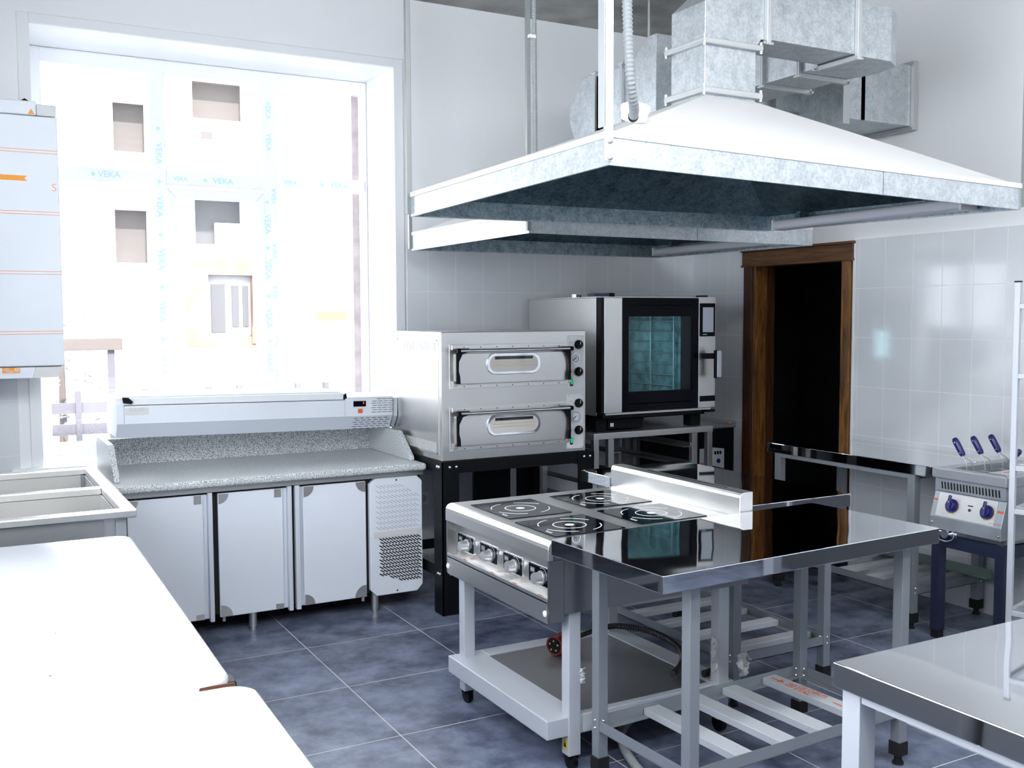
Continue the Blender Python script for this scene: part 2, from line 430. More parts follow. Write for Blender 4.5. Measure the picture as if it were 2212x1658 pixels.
for (a, b, c, d) in ((-4.385, -3.80, .885, 2.435), (-3.66, -3.15, .925, 2.375), (-3.015, -2.425, .885, 2.45), (-4.385, -3.80, 2.512, 3.10), (-3.70, -3.115, 2.522, 3.10), (-3.015, -2.425, 2.536, 3.10)):
    build('pane', MB().box(a, b, .50, .504, c, d), 'pane', win)
sill = build('window_sill', MB().box(-4.63, -2.34, -.05, .50, WZ0-.03, WZ0), 'pvc', win, bevel=.008)
def veka(x, z, u, w, y=.4655, s=.052):
    build('lettering', text_mb('VEKA', s, (0, 0, 0), u, w, (x, y, z), .001, bold=.01), 'film_print', win)
def mark(x, z, y=.4655):
    build('printed_mark', MB().prism([(x-.014, y, z), (x, y, z-.014), (x+.014, y, z), (x, y, z+.014)], (0, -.001, 0)), 'film_print', win)
for z in (2.62, 2.30, 1.98, 1.66, 1.34, 1.02): veka(-3.745, z, -Z, X, .4615); mark(-3.745, z+.15, .4615)
for z in (2.94, 2.74): veka(-3.07, z, -Z, X, .4615, .045)
for z in (2.22, 1.93, 1.62, 1.33): veka(-3.085, z, -Z, X, .4615); mark(-3.085, z+.14, .4615)
for z in (2.40, 2.05, 1.78, 1.46, 1.24): veka(-3.04, z, Z, -X, .4615, .04)
veka(-4.03, 2.475, X, Z); mark(-4.12, 2.475)
veka(-3.36, 2.475, X, Z); mark(-3.47, 2.475); veka(-3.62, 2.475, X, Z, s=.035)
veka(-2.60, 2.492, X, Z); mark(-2.72, 2.492); veka(-2.93, 2.492, X, Z, s=.035)
veka(-4.13, .848, X, Z, .469, .06); mark(-3.96, .848, .469)
struct('trim_1', MB().box(-4.53, WX0, -.012, .0, WZ0, 3.24).box(WX1, -2.336, -.012, 0, WZ0, 3.24).box(WX0, WX1, -.012, 0, WZ1, 3.24), 'plaster', bevel=.004)
# window added in the left wall, unseen, to brighten the room
def added_window(name, mb, panes):
    w = struct(name, mb, 'pvc', bevel=.006)
    for p in panes: build('pane', MB().box(*p), 'pane', w)
mm = (L0+L1)/2
added_window('added_window_2', MB().box(-5.80, -5.73, L0, L1, .9, .98).box(-5.80, -5.73, L0, L1, 3.32, 3.4).box(-5.80, -5.73, L0, L0+.08, .9, 3.4).box(-5.80, -5.73, L1-.08, L1, .9, 3.4).box(-5.80, -5.73, mm-.05, mm+.05, .9, 3.4),
    [(-5.77, -5.766, L0+.08, mm-.05, .98, 3.32), (-5.77, -5.766, mm+.05, L1-.08, .98, 3.32)])
# ------------------------------------------------------------------ wall-hung water heater (left edge)
def P_(t, name, mb, mat, parent=None, **k):
    return build(name, mb, mat, parent if parent is not None else t, **k)

o = (-4.80, -.19, 1.318)
t = thing('water_heater', 'tall flat white water heater with orange lines hung beside the window', 'water heater', o)
hx0, hx1, hy = -5.22, -4.378, -.35
P_(t, 'body', MB(o).box(hx0, hx1-.004, -.33, -.03, 1.375, 2.640), 'film_steel', bevel=.012)
fp = P_(t, 'front_panel', MB(o).box(hx0, hx1, hy, -.331, 1.380, 2.638), 'film_steel', bevel=.005)
for z in (2.471, 2.163, 1.862, 1.559):
    build('printed_lines', MB(o).box(hx0, hx1-.001, hy-.001, hy, z-.004, z).box(hx0, hx1-.001, hy-.001, hy, z-.018, z-.014), 'orange_soft', fp)
build('printed_arrow', MB(o).prism([(-5.0, hy, 2.312), (-4.525, hy, 2.312), (-4.538, hy, 2.325), (-4.525, hy, 2.338), (-5.0, hy, 2.338)], (0, -.0012, 0)), 'orange', fp)
build('lettering', text_mb('S', .055, o, X, Z, (-4.402, hy, 2.284), .001), 'orange_soft', fp)
tc = P_(t, 'end_cap', MB(o).box(hx0, -4.472, hy+.004, -.04, 2.642, 2.712), 'film_steel', bevel=.006)
build('printed_triangle', MB(o).prism([(-4.512, hy+.004, 2.646), (-4.480, hy+.004, 2.646), (-4.496, hy+.004, 2.674)], (0, -.001, 0)), 'orange', tc)
P_(t, 'bare_cap_corner', MB(o).box(-4.471, hx1-.002, hy+.004, -.04, 2.642, 2.700), 'label_grey', bevel=.006)
bc = P_(t, 'end_cap', MB(o).prism([(hx0, hy+.004, 1.320), (-4.53, hy+.004, 1.320), (-4.515, hy+.004, 1.374), (hx0, hy+.004, 1.374)], (0, .3, 0)), 'film_steel')
P_(t, 'bare_cap_corner', MB(o).prism([(-4.529, hy+.004, 1.320), (-4.41, hy+.004, 1.320), (-4.386, hy+.004, 1.374), (-4.514, hy+.004, 1.374)], (0, .3, 0)), 'label_grey')
lg = build('orange_emblem', MB(o).box(-4.668, -4.588, hy+.001, hy+.004, 1.348, 1.374), 'orange', bc)
em = MB(o)
for r0 in (.014, .021, .028): em.ring((-4.628, hy-.0005, 1.373), X, Z, r0, r0+.0028, .002, 180, 300, 16)
for k in range(4): em.box(-4.612+k*.006, -4.6095+k*.006, hy-.0005, hy+.002, 1.353, 1.373)
build('emblem_lines', em, 'print_white', bc)
P_(t, 'hook', MB(o).tube([(-4.53, -.2, 2.71), (-4.53, -.2, 2.735), (-4.515, -.2, 2.745), (-4.50, -.2, 2.735)], .006, 8), 'black')

# ------------------------------------------------------------------ double sink
o = (-4.87, -1.19, 0)
t = thing('double_sink', 'steel double bowl sink under the water heater', 'sink', o)
sx0, sx1, sy0, sy1, sz = -5.48, -4.268, -1.86, -.53, .87
rim = MB(o)
for a, b, c, d in ((sx0, sx1, sy0, -1.81), (sx0, sx1, -.575, sy1), (sx0+.1201, sx1-.0551, -1.235, -1.195), (sx1-.055, sx1, -1.8099, -.5751), (sx0, sx0+.12, -1.8099, -.5751)):
    rim.box(a, b, c, d, sz-.034, sz)
P_(t, 'rim', rim, 'steel_h', bevel=.006)
for (c, d) in ((-1.81, -1.235), (-1.195, -.575)):
    b = MB(o); x0, x1 = sx0+.12, sx1-.055; zb = .56; th = .004
    b.box(x0, x1, c, c+th, zb, sz-.034).box(x0, x1, d-th, d, zb, sz-.034).box(x0, x0+th, c, d, zb, sz-.034).box(x1-th, x1, c, d, zb, sz-.034).box(x0, x1, c, d, zb-th, zb)
    bo = P_(t, 'bowl', b, 'steel')
    build('drain', MB(o).ring(((x0+x1)/2, (c+d)/2, zb), X, Y, .0, .045, .004, n=20), 'chrome', bo)
for x in (sx0+.05, sx1-.075):
    for y in (sy0+.03, sy1-.07):
        P_(t, 'leg', MB(o).box(x, x+.04, y, y+.04, 0, sz-.034), 'leg_grey', bevel=.002)
P_(t, 'apron_panel', MB(o).box(sx0+.09, sx1-.12, sy0+.025, sy0+.028, .42, sz-.034), 'sheet')
P_(t, 'lower_rail', MB(o).box(sx0+.09, sx1-.075, sy0+.035, sy0+.06, .2, .24).box(sx0+.09, sx1-.075, sy1-.06, sy1-.035, .2, .24), 'leg_grey')

o = (-4.98, -1.215, .87)
t = thing('faucet', 'curved chrome sink faucet at the left edge of the photo', 'faucet', o)
P_(t, 'base', MB(o).cyl((-4.98, -1.215, .87), (-4.98, -1.215, .93), .026).cyl((-4.98, -1.215, .93), (-4.98, -1.215, .96), .02), 'chrome')
pts = [(-4.98, -1.215, .95)] + [(-4.86-.12*math.cos(R(a)), -1.215, 1.03+.115*math.sin(R(a))) for a in range(0, 181, 15)][:11]
P_(t, 'spout', MB(o).tube(pts, .013, 12), 'chrome')
pts = [(-4.98, -1.215, .94)] + [(-4.86-.118*math.cos(R(a)), -1.215, .955+.09*math.sin(R(a))) for a in range(20, 150, 15)]
P_(t, 'lever', MB(o).tube(pts, .010, 10), 'chrome')

# ------------------------------------------------------------------ refrigerated counter with granite top
o = (-3.42, -.46, 0)
t = thing('refrigerated_counter', 'long granite topped cold counter with white doors below the window', 'refrigerated counter', o)
P_(t, 'body', MB(o).box(-4.225, -2.615, -.85, -.06, .11, .745), 'blackgap')
P_(t, 'top_rail', MB(o).box(-4.235, -2.612, -.895, -.05, .747, .776), 'bare_steel', bevel=.003)
gt = P_(t, 'granite_top', MB(o).box(-4.25, -2.606, -.935, -.05, .777, .815), 'granite', bevel=.014, seg=3)
build('granite_upstand', MB(o).box(-4.19, -2.65, -.155, -.125, .816, .962), 'granite', gt)
for x in (-4.215, -2.650):
    build('granite_side_bracket', MB(o).prism([(x, -.125, .816), (x, -.80, .816), (x, -.79, .84), (x, -.62, .985 if x < -4 else .968), (x, -.125, .985 if x < -4 else .968)], (.028, 0, 0)), 'granite', gt, bevel=.003)
yf = -.855
def corner_patch(p, x, z, sx, sz, r=.055):
    P = [(x, yf-.022, z)] + [(x+sx*r*math.cos(R(a)), yf-.022, z+sz*r*math.sin(R(a))) for a in range(0, 91, 15)]
    build('bare_corner', MB(o).prism(P, (0, -.0015, 0)), 'bare_steel', p)
for x0, x1, hx in ((-4.17, -3.765, 1), (-3.735, -3.358, 1), (-3.340, -2.945, -1)):
    hw = .045
    d = P_(t, 'door', MB(o).box(x0, x1-hw, yf-.022, yf, .098, .735) if hx > 0 else MB(o).box(x0+hw, x1, yf-.022, yf, .098, .735), 'film_steel', bevel=.004)
    if hx > 0:
        build('handle_strip', MB(o).box(x1-hw, x1-.022, yf-.012, yf, .098, .735).box(x1-.022, x1, yf-.036, yf, .085, .745), 'film_steel_dim', d, bevel=.003)
        corner_patch(d, x0+.003, .732, 1, -1, .05); corner_patch(d, x0+.003, .101, 1, 1, .06)
        build('bare_corner', MB(o).box(x1-hw-.045, x1-hw-.008, yf-.0235, yf-.02, .69, .733), 'bare_steel', d)
        build('bare_corner', MB(o).box(x1-hw-.045, x1-hw-.004, yf-.0235, yf-.02, .10, .128), 'bare_steel', d)
    else:
        build('handle_strip', MB(o).box(x0+.024, x0+hw, yf-.012, yf, .098, .735).box(x0, x0+.024, yf-.036, yf, .085, .745), 'film_steel_dim', d, bevel=.003)
        corner_patch(d, x0+hw+.003, .732, 1, -1); corner_patch(d, x0+hw+.003, .101, 1, 1); corner_patch(d, x1-.003, .732, -1, -1); corner_patch(d, x1-.003, .101, -1, 1, .065)
    build('hinge', MB(o).cyl((x0+.02 if hx > 0 else x1-.02, yf-.011, .075), (x0+.02 if hx > 0 else x1-.02, yf-.011, .097), .009, 10), 'bare_steel', d)
vx0, vx1, vz0, vz1 = -2.925, -2.616, .095, .748
c_ = .035
vp = P_(t, 'vent_panel', MB(o).prism([(vx0+c_, yf-.03, vz0), (vx1-c_, yf-.03, vz0), (vx1, yf-.03, vz0+c_), (vx1, yf-.03, vz1-c_), (vx1-c_, yf-.03, vz1), (vx0+c_, yf-.03, vz1), (vx0, yf-.03, vz1-c_), (vx0, yf-.03, vz0+c_)], (0, .035, 0)), 'film_steel', bevel=.004)
up, lo = MB(o), MB(o)
def slot(mb, x, z, l=.027, a=-32, w=.0032):
    dx, dz = math.cos(R(a)), math.sin(R(a)); y = yf-.0305
    p = lambda s, q: (x+dx*s*l/2-dz*q*w, y, z+dz*s*l/2+dx*q*w)
    mb.prism([p(-1, -1), p(1, -1), p(1, 1), p(-1, 1)], (0, -.0012, 0))
for r in range(10):
    for k in range(11):
        x = -2.875+k*.0225; z = .690-r*.0285
        if r == 0 and k > 6: continue
        if r == 1 and k > 8: continue
        slot(up, x, z+.006, .036, -30, .0016)
for r in range(13):
    for k in range(13):
        x = -2.862+k*.0185+(.006 if r % 2 else 0); z = .405-r*.0195
        if r >= 11 and k < (r-10)*3: continue
        slot(lo, x, z)
build('vent_slots', up, 'print_grey', vp); build('vent_slots', lo, 'blackgap', vp)
build('screw_hole', MB(o).disc((-2.77, yf-.03, .728), (0, -1, 0), .005, .001, 12).disc((-2.77, yf-.03, .112), (0, -1, 0), .005, .001, 12), 'blackgap', vp)
build('film_fold', MB(o).box(vx0+.02, vx1-.012, yf-.0325, yf-.0315, .415, .45), 'label_grey', vp)
corner_patch(vp, vx0+.012, vz0+.003, 1, 1, .04)
for x in (-4.16, -3.56, -2.885):
    for y in (-.835, -.12):
        P_(t, 'leg', MB(o).cyl((x, y, 0), (x, y, .018), .016).cyl((x, y, .018), (x, y, .11), .021), 'steel')

# ------------------------------------------------------------------ chilled topping display on the counter
o = (-3.37, -.33, .985)
t = thing('topping_display_unit', 'white lidded chilled topping unit sitting on the granite counter', 'refrigerated display', o)
t.rotation_euler = (0, R(1.0), 0)
def prof(x0, x1, z1, mb):
    p = [(-.100, .985), (-.455, .985), (-.503, 1.062), (-.503, z1), (-.10, z1)]
    return mb.prism([(x0, y, z) for y, z in p], (x1-x0, 0, 0))
P_(t, 'body', prof(-4.12, -2.925, 1.155, MB(o)), 'film_steel', bevel=.003)
P_(t, 'side_cap', prof(-4.155, -4.121, 1.160, MB(o)), 'film_steel', bevel=.003)
P_(t, 'machine_housing', prof(-2.924, -2.632, 1.172, MB(o)), 'film_steel', bevel=.003)
P_(t, 'side_cap', MB(o).prism([(-2.631, y, z) for y, z in [(-.08, .985), (-.44, .985), (-.49, 1.055), (-.49, 1.162), (-.08, 1.162)]], (.034, 0, 0)), 'film_steel_dim', bevel=.003)
P_(t, 'lower_band_shaded', MB(o).prism([(-4.156, y, z) for y, z in [(-.457, .984), (-.505, 1.062), (-.5035, 1.0622), (-.4555, .984)]], (1.52, 0, 0)), 'film_steel_dim')  # inward-tilted lower front, its shade given as a dimmer colour
P_(t, 'lid', MB(o).box(-4.155, -2.926, -.498, -.10, 1.158, 1.196).box(-4.12, -2.94, -.47, -.12, 1.196, 1.206), 'white_plastic', bevel=.006)
P_(t, 'badge', MB(o).box(-4.116, -4.0, -.5055, -.503, 1.108, 1.146), 'label_grey')
P_(t, 'badge_lettering', text_mb('POLAIR', .022, o, X, Z, (-4.06, -.5057, 1.134), .0008, bold=.01), 'grey_plastic')
P_(t, 'lid_hinge', MB(o).prism([(-4.125, -.5, 1.172), (-4.085, -.5, 1.165), (-4.078, -.5, 1.178), (-4.10, -.5, 1.198), (-4.13, -.5, 1.200)], (0, -.012, 0)), 'black')
P_(t, 'lid_hinge', MB(o).prism([(-2.935, -.49, 1.16), (-2.915, -.49, 1.168), (-2.92, -.49, 1.196), (-2.935, -.49, 1.185)], (0, -.016, 0)), 'black')
cp = P_(t, 'controller', MB(o).box(-2.876, -2.800, -.5065, -.503, 1.117, 1.149), 'glass_black', bevel=.001)
build('display_digits', text_mb('2', .018, o, X, Z, (-2.815, -.5068, 1.137), .0006), 'led_red', cp)
P_(t, 'power_switch', MB(o).box(-2.848, -2.824, -.509, -.503, 1.080, 1.104), 'redorange', bevel=.001)
vs = MB(o)
for r in range(7):
    for k in range(4):
        if r == 0 and k == 0: continue
        vs.box(-2.766+k*.034+(r % 2)*.007, -2.738+k*.034+(r % 2)*.007, -.5042, -.503, 1.158-r*.0128, 1.1605-r*.0128)
P_(t, 'vent_slots', vs, 'blackgap'); vs = MB(o)
for r in range(6):
    zz = 1.048-r*.0128; yy = -.503+(1.062-zz)*.62
    for k in range(6):
        vs.box(-2.872+k*.037+(r % 2)*.012, -2.846+k*.037+(r % 2)*.012, yy-.004, yy+.004, zz, zz+.0028)
P_(t, 'vent_slots', vs, 'blackgap')
P_(t, 'power_cord', MB(o).tube([(-2.62, -.30, 1.0), (-2.608, -.36, .996), (-2.606, -.385, .985), (-2.607, -.36, .95), (-2.608, -.30, .90), (-2.608, -.2, .86)], .004, 6), 'hose_black')

# ------------------------------------------------------------------ double deck pizza oven and its black stand
o = (-2.13, -.74, .842)
t = thing('pizza_oven', 'steel double deck pizza oven on the black stand', 'oven', o)
ox0, ox1, oy0, oy1, oz0, oz1 = -2.59, -1.672, -1.1, -.40, .842, 1.54
P_(t, 'body', MB(o).box(ox0, ox1, oy0, oy1, oz0, oz1), 'steel', bevel=.003)
sp = P_(t, 'side_panel', MB(o).box(ox0-.004, ox0, oy0+.035, oy1+.01, oz0+.03, oz1-.035), 'steel_h', bevel=.001)
vm = MB(o)
for k in range(26):
    y = oy0+.07+k*.0175; vm.box(ox0-.0055, ox0-.004, y, y+.006, 1.435, 1.49)
build('vent_slots', vm, 'label_grey', sp); vm = MB(o)
for k in range(26):
    y = oy0+.07+k*.0175; vm.box(ox0-.0055, ox0-.004, y, y+.006, .885, .94)
build('vent_slots', vm, 'label_grey', sp)
build('screw', MB(o).disc((ox0-.004, -1.05, 1.495), (-1, 0, 0), .004, .002, 10).disc((ox0-.004, -.5, 1.495), (-1, 0, 0), .004, .002, 10).disc((ox0-.004, -1.05, .88), (-1, 0, 0), .004, .002, 10), 'black', sp)
def oven_deck(dz):
    y = oy0
    fr = P_(t, 'door_surround', MB(o).frame((-2.165, y-.004, 1.352+dz), X, Z, .758, .242, .026, Y*.004).box(-2.53, -1.80, y-.012, y, 1.443+dz, 1.468+dz).box(-2.53, -1.80, y-.010, y, 1.236+dz, 1.252+dz), 'steel_h', bevel=.001)
    sm = MB(o)
    for k in range(7):
        x = -2.46+k*.1; sm.disc((x, y-.012, 1.457+dz), (0, -1, 0), .003, .0015, 8).disc((x, y-.010, 1.244+dz), (0, -1, 0), .003, .0015, 8)
    build('screw', sm, 'black', fr)
    d = P_(t, 'door', MB(o).rrect((-2.158, y-.030, 1.342+dz), X, Z, .70, .165, .012, Y*.028), 'steel', bevel=.002)
    build('window_bezel', MB(o).rrect((-2.164, y-.036, 1.364+dz), X, Z, .340, .118, .055, Y*.008, 8), 'chrome', d, bevel=.003)
    build('window_opening', MB(o).rrect((-2.164, y-.0368, 1.364+dz), X, Z, .306, .088, .043, Y*.002, 8), 'firebrick', d)
    build('heating_element', MB(o).box(-2.30, -2.03, y-.0378, y-.0368, 1.352+dz, 1.358+dz).box(-2.30, -2.03, y-.0378, y-.0368, 1.368+dz, 1.373+dz), 'cream', d)
    build('oven_roof', MB(o).box(-2.285, -2.045, y-.0378, y-.0368, 1.388+dz, 1.404+dz), 'blackgap', d)
    build('glass', MB(o).rrect((-2.164, y-.0385, 1.364+dz), X, Z, .308, .090, .044, Y*.0006, 8), 'clear_glass', d)
    build('handle_bar', MB(o).cyl((-2.515, y-.062, 1.440+dz), (-1.798, y-.062, 1.440+dz), .0085, 12), 'chrome', d)
    for sx, x in ((1, -2.522), (-1, -1.802)):
        P = [(x, 1.452), (x, 1.262), (x+sx*.022, 1.262), (x+sx*.02, 1.30), (x+sx*.012, 1.33), (x+sx*.014, 1.38), (x+sx*.035, 1.420), (x+sx*.075, 1.432), (x+sx*.075, 1.452)]
        build('handle_bracket', MB(o).prism([(px, y-.038, pz+dz) for px, pz in P], (0, -.012, 0)), 'black', d, bevel=.001)
        build('bar_cap', MB(o).cyl((x-sx*.004, y-.062, 1.440+dz), (x+sx*.014, y-.062, 1.440+dz), .0125, 12).cyl((x+sx*.006, y-.062, 1.44+dz), (x+sx*.006, y-.04, 1.44+dz), .009, 10), 'black', d)
        build('hinge_plate', MB(o).box(x-.012, x+.012, y-.03, y-.005, 1.246+dz, 1.275+dz), 'bare_steel', d, bevel=.002)
    c = P_(t, 'control_plate', MB(o).box(-1.800, -1.688, y-.006, y, 1.198+dz, 1.512+dz), 'plate_white', bevel=.001)
    for z in (1.46, 1.304):
        kb = build('knob', MB(o).cyl((-1.725, y-.006, z+dz), (-1.725, y-.012, z+dz), .026, 20).cyl((-1.725, y-.012, z+dz), (-1.725, y-.030, z+dz), .021, 20, .018), 'black', c)
        build('scale_print', MB(o).ring((-1.725, y-.0065, z+dz), X, Z, .030, .0315, .0008, 130, 410, 24), 'print_grey', c)
        build('lamp', MB(o).disc((-1.776, y-.006, z-.016+dz if z > 1.4 else z+dz), (0, -1, 0), .0045, .003, 10), 'black', c)
        build('print', MB(o).box(-1.783, -1.765, y-.0068, y-.006, z+.012+dz, z+.015+dz), 'redorange', c)
        build('pointer', MB(o).box(-1.7265, -1.7235, y-.0305, y-.0295, z+dz, z+.017+dz), 'print_white', c)
    build('temperature_gauge', MB(o).ring((-1.747, y-.006, 1.381+dz), X, Z, .026, .031, .008, n=28), 'chrome', c)
    build('gauge_dial', MB(o).disc((-1.747, y-.006, 1.381+dz), (0, -1, 0), .027, .003, 28), 'gauge', c)
    build('gauge_needle', MB(o).prism([(-1.765, y-.0095, 1.370+dz), (-1.763, y-.0095, 1.366+dz), (-1.738, y-.0095, 1.386+dz), (-1.740, y-.0095, 1.389+dz)], (0, -.001, 0)).ring((-1.747, y-.009, 1.381+dz), X, Z, .020, .0215, .0008, 150, 390, 24), 'black', c)
    build('power_switch', MB(o).box(-1.782, -1.764, y-.010, y-.006, 1.222+dz, 1.262+dz), 'black', c, bevel=.001)
    build('switch_lamp', MB(o).box(-1.779, -1.767, y-.0115, y-.010, 1.232+dz, 1.260+dz), 'green', c)
    scr = MB(o)
    for x in (-1.793, -1.695):
        for z in (1.205, 1.35, 1.505): scr.disc((x, y-.006, z+dz), (0, -1, 0), .003, .001, 8)
    build('screw', scr, 'bare_steel', c)
oven_deck(0.); oven_deck(-.338)

o = (-2.13, -.74, 0)
t = thing('oven_stand', 'black bolted angle steel stand under the pizza oven', 'stand', o)
P_(t, 'top_rail', MB(o).box(-2.598, -1.625, -1.115, -1.11, .775, .841).box(-2.598, -1.625, -.39, -.385, .775, .841).box(-2.598, -2.593, -1.11, -.39, .775, .841).box(-1.63, -1.625, -1.11, -.39, .775, .841).box(-2.593, -1.63, -1.11, -.39, .832, .8405), 'black')
P_(t, 'lower_rail', MB(o).box(-2.595, -1.63, -.392, -.387, .20, .26).box(-2.595, -2.59, -1.11, -.392, .20, .26).box(-1.635, -1.63, -1.11, -.39, .20, .26), 'black')
for x0, x1 in ((-2.601, -2.500), (-1.735, -1.625)):
    for y0, y1 in ((-1.12, -1.01), (-.49, -.38)):
        lm = MB(o)
        left = x0 < -2.2; fr_ = y0 < -1
        lm.box(x0, x1, y0 if fr_ else y1-.006, y0+.006 if fr_ else y1, 0, .84)
        lm.box(x0 if left else x1-.006, x0+.006 if left else x1, y0, y1, 0, .84)
        lg = P_(t, 'leg', lm, 'black')
        if fr_:
            for z in (.812, .227):
                for x in ((x0+.045, x0+.085) if left else (x1-.07, x1-.03)): build('bolt', MB(o).sphere((x, y0-.002, z), .0095, 6), 'chrome', lg)
                if left:
                    for y in (y0+.03, y0+.055): build('bolt', MB(o).sphere((x0-.002, y, z), .0095, 6), 'chrome', lg)
P_(t, 'wide_brace', MB(o).box(-2.06, -1.80, -.42, -.40, .10, .77), 'black')

# ------------------------------------------------------------------ socket strip behind the oven stand
o = (-2.27, -.02, .44)
t = thing('wall_socket', 'white twin wall socket low on the tiles behind the oven stand', 'socket', o)
P_(t, 'plate', MB(o).box(-2.355, -2.19, -.022, -.009, .40, .485), 'white_plastic', bevel=.003)
for x in (-2.313, -2.232):
    P_(t, 'socket_well', MB(o).ring((x, -.022, .442), X, Z, .0, .021, .002, n=18).ring((x, -.022, .442), X, Z, .021, .025, .004, n=18), 'grey_plastic')
    P_(t, 'contact_holes', MB(o).disc((x-.009, -.024, .442), (0, -1, 0), .003, .001, 8).disc((x+.009, -.024, .442), (0, -1, 0), .003, .001, 8), 'black')

# ------------------------------------------------------------------ combi oven with its stand
o = (-1.015, -.5, 1.0)
t = thing('combi_oven', 'large steel combi oven with dark glass door in the corner', 'oven', o)
cx0, cx1 = -1.452, -.580
bm_ = MB(o)
bm_.box(cx0, -1.30, -.88, -.06, 1.012, 1.735).box(cx1-.19, cx1, -.88, -.06, 1.012, 1.735).box(-1.30, cx1-.19, -.88, -.06, 1.665, 1.735).box(-1.30, cx1-.19, -.88, -.06, 1.012, 1.115).box(-1.30, cx1-.19, -.20, -.06, 1.115, 1.665)
P_(t, 'body', bm_, 'steel', bevel=.003)
P_(t, 'cavity', MB(o).box(-1.298, -1.292, -.875, -.21, 1.12, 1.66).box(-.778, -.772, -.875, -.21, 1.12, 1.66).box(-1.298, -.772, -.215, -.205, 1.12, 1.66).box(-1.298, -.772, -.875, -.21, 1.117, 1.123).box(-1.298, -.772, -.875, -.21, 1.655, 1.661), 'teal')
rk = MB(o)
for x in (-1.27, -.80):
    for y in (-.80, -.55, -.30): rk.cyl((x, y, 1.12), (x, y, 1.655), .006, 8)
    for k in range(7): rk.cyl((x, -.82, 1.17+k*.07), (x, -.28, 1.17+k*.07), .004, 6)
for k in range(6):
    for x in (-1.19, -1.10, -1.0, -.93): rk.cyl((x, -.23, 1.13), (x, -.23, 1.65), .004, 6)
P_(t, 'tray_rack', rk, 'zinc_bright')
ol = P_(t, 'cavity_fill_lamp', MB(o).box(-1.2915, -1.2905, -.72, -.60, 1.30, 1.50), emit_mat('cavity_fill_glow', (.75, .95, 1.), 9.))  # unseen glow plate added to brighten the oven cavity
fan = MB(o).ring((-1.03, -.222, 1.39), X, Z, .10, .18, .008, n=28)
for k in range(9): fan.box(-1.22, -.84, -.226, -.222, 1.18+k*.05, 1.187+k*.05)
P_(t, 'fan_guard', fan, 'steel')
yd = -.95
dm = MB(o)
door = P_(t, 'door', MB(o).box(cx0+.012, -1.308, yd, -.885, 1.034, 1.735).box(-1.308, -.722, yd+.012, -.885, 1.034, 1.05), 'steel', bevel=.003)
build('glass_frame', MB(o).frame((-1.015, yd, 1.386), X, Z, .586, .698, .048, Y*.055).box(-1.26, -.77, yd, yd+.055, 1.62, 1.69).box(-1.26, -.77, yd, yd+.055, 1.08, 1.158), 'glass_black', door)
build('door_glass', MB(o).box(-1.27, -.76, yd+.004, yd+.010, 1.14, 1.64), 'oven_glass', door)
build('inner_glass_column', MB(o).box(-.845, -.772, yd+.018, yd+.022, 1.158, 1.62), 'glass_black', door)
build('door_edge', MB(o).box(cx0-.004, cx0+.012, yd+.01, -.885, 1.034, 1.735), 'black', door)
build('lower_edge', MB(o).box(cx0+.02, -.62, yd-.004, yd+.03, 1.022, 1.034), 'bare_steel', door)
cpn = P_(t, 'control_column', MB(o).box(-.719, cx1, yd, -.885, 1.034, 1.742), 'steel', bevel=.003)
build('touch_panel', MB(o).box(-.712, -.588, yd-.004, yd, 1.491, 1.702), 'glass_black', cpn, bevel=.002)
build('screen', MB(o).box(-.690, -.604, yd-.005, yd-.004, 1.518, 1.676), 'screen', cpn)
build('panel_mark', MB(o).box(-.690, -.655, yd-.005, yd-.004, 1.502, 1.506), 'print_white', cpn)
build('lower_slot', MB(o).frame((-.645, yd-.003, 1.093), X, Z, .124, .036, .008, Y*.003).box(-.70, -.59, yd-.002, yd, 1.08, 1.106), 'glass_black', cpn)
hn = build('handle', MB(o).box(-.648, -.615, yd-.085, yd-.060, 1.228, 1.405), 'black', cpn, bevel=.006)
build('handle_face', MB(o).box(-.640, -.606, yd-.090, yd-.084, 1.232, 1.402), 'screen', cpn, bevel=.003)
build('handle_arm', MB(o).box(-.70, -.62, yd-.07, yd-.045, 1.35, 1.385).box(-.70, -.675, yd-.05, yd, 1.35, 1.385), 'black', cpn, bevel=.004)
P_(t, 'base', MB(o).box(-1.44, -.60, -.87, -.07, .985, 1.012).box(-1.45, -.68, -.94, -.86, .998, 1.020), 'black', bevel=.003)
P_(t, 'hinge', MB(o).box(-.655, -.59, -.965, -.86, 1.005, 1.022).box(-1.45, -1.39, -.95, -.86, 1.004, 1.03), 'black', bevel=.004)
for x in (-1.40, -.665):
    for y in (-.82, -.15): P_(t, 'foot', MB(o).box(x-.04, x+.04, y-.04, y+.04, .911, .985), 'black', bevel=.004)
wt = P_(t, 'water_box', MB(o).box(-1.35, -1.08, -.86, -.4, .925, .985), 'black', bevel=.004)
build('white_label', MB(o).box(-1.335, -1.31, -.862, -.86, .94, .962), 'print_white', wt)
P_(t, 'vent_pipe', MB(o).cyl((-1.30, -.40, 1.735), (-1.30, -.40, 1.765), .028, 16), 'chrome')
P_(t, 'vent_pipe', MB(o).cyl((-1.235, -.35, 1.735), (-1.235, -.35, 1.762), .012, 12), 'black')
P_(t, 'top_catch', MB(o).box(-.69, -.63, -.93, -.88, 1.742, 1.752), 'black', bevel=.003)
P_(t, 'top_cover', MB(o).box(cx0-.003, cx1-.14, -.88, -.05, 1.735, 1.741), 'steel_h')

o = (-1.255, -.62, 1.741)
t = thing('slate_blue_box', 'small slate blue box lying on top of the combi oven', 'box', o)
P_(t, 'body', MB(o).box(-1.322, -1.205, -.66, -.58, 1.742, 1.768), 'slate_box', bevel=.002)
P_(t, 'end_cap', MB(o).box(-1.204, -1.165, -.66, -.58, 1.742, 1.770), 'black', bevel=.002)

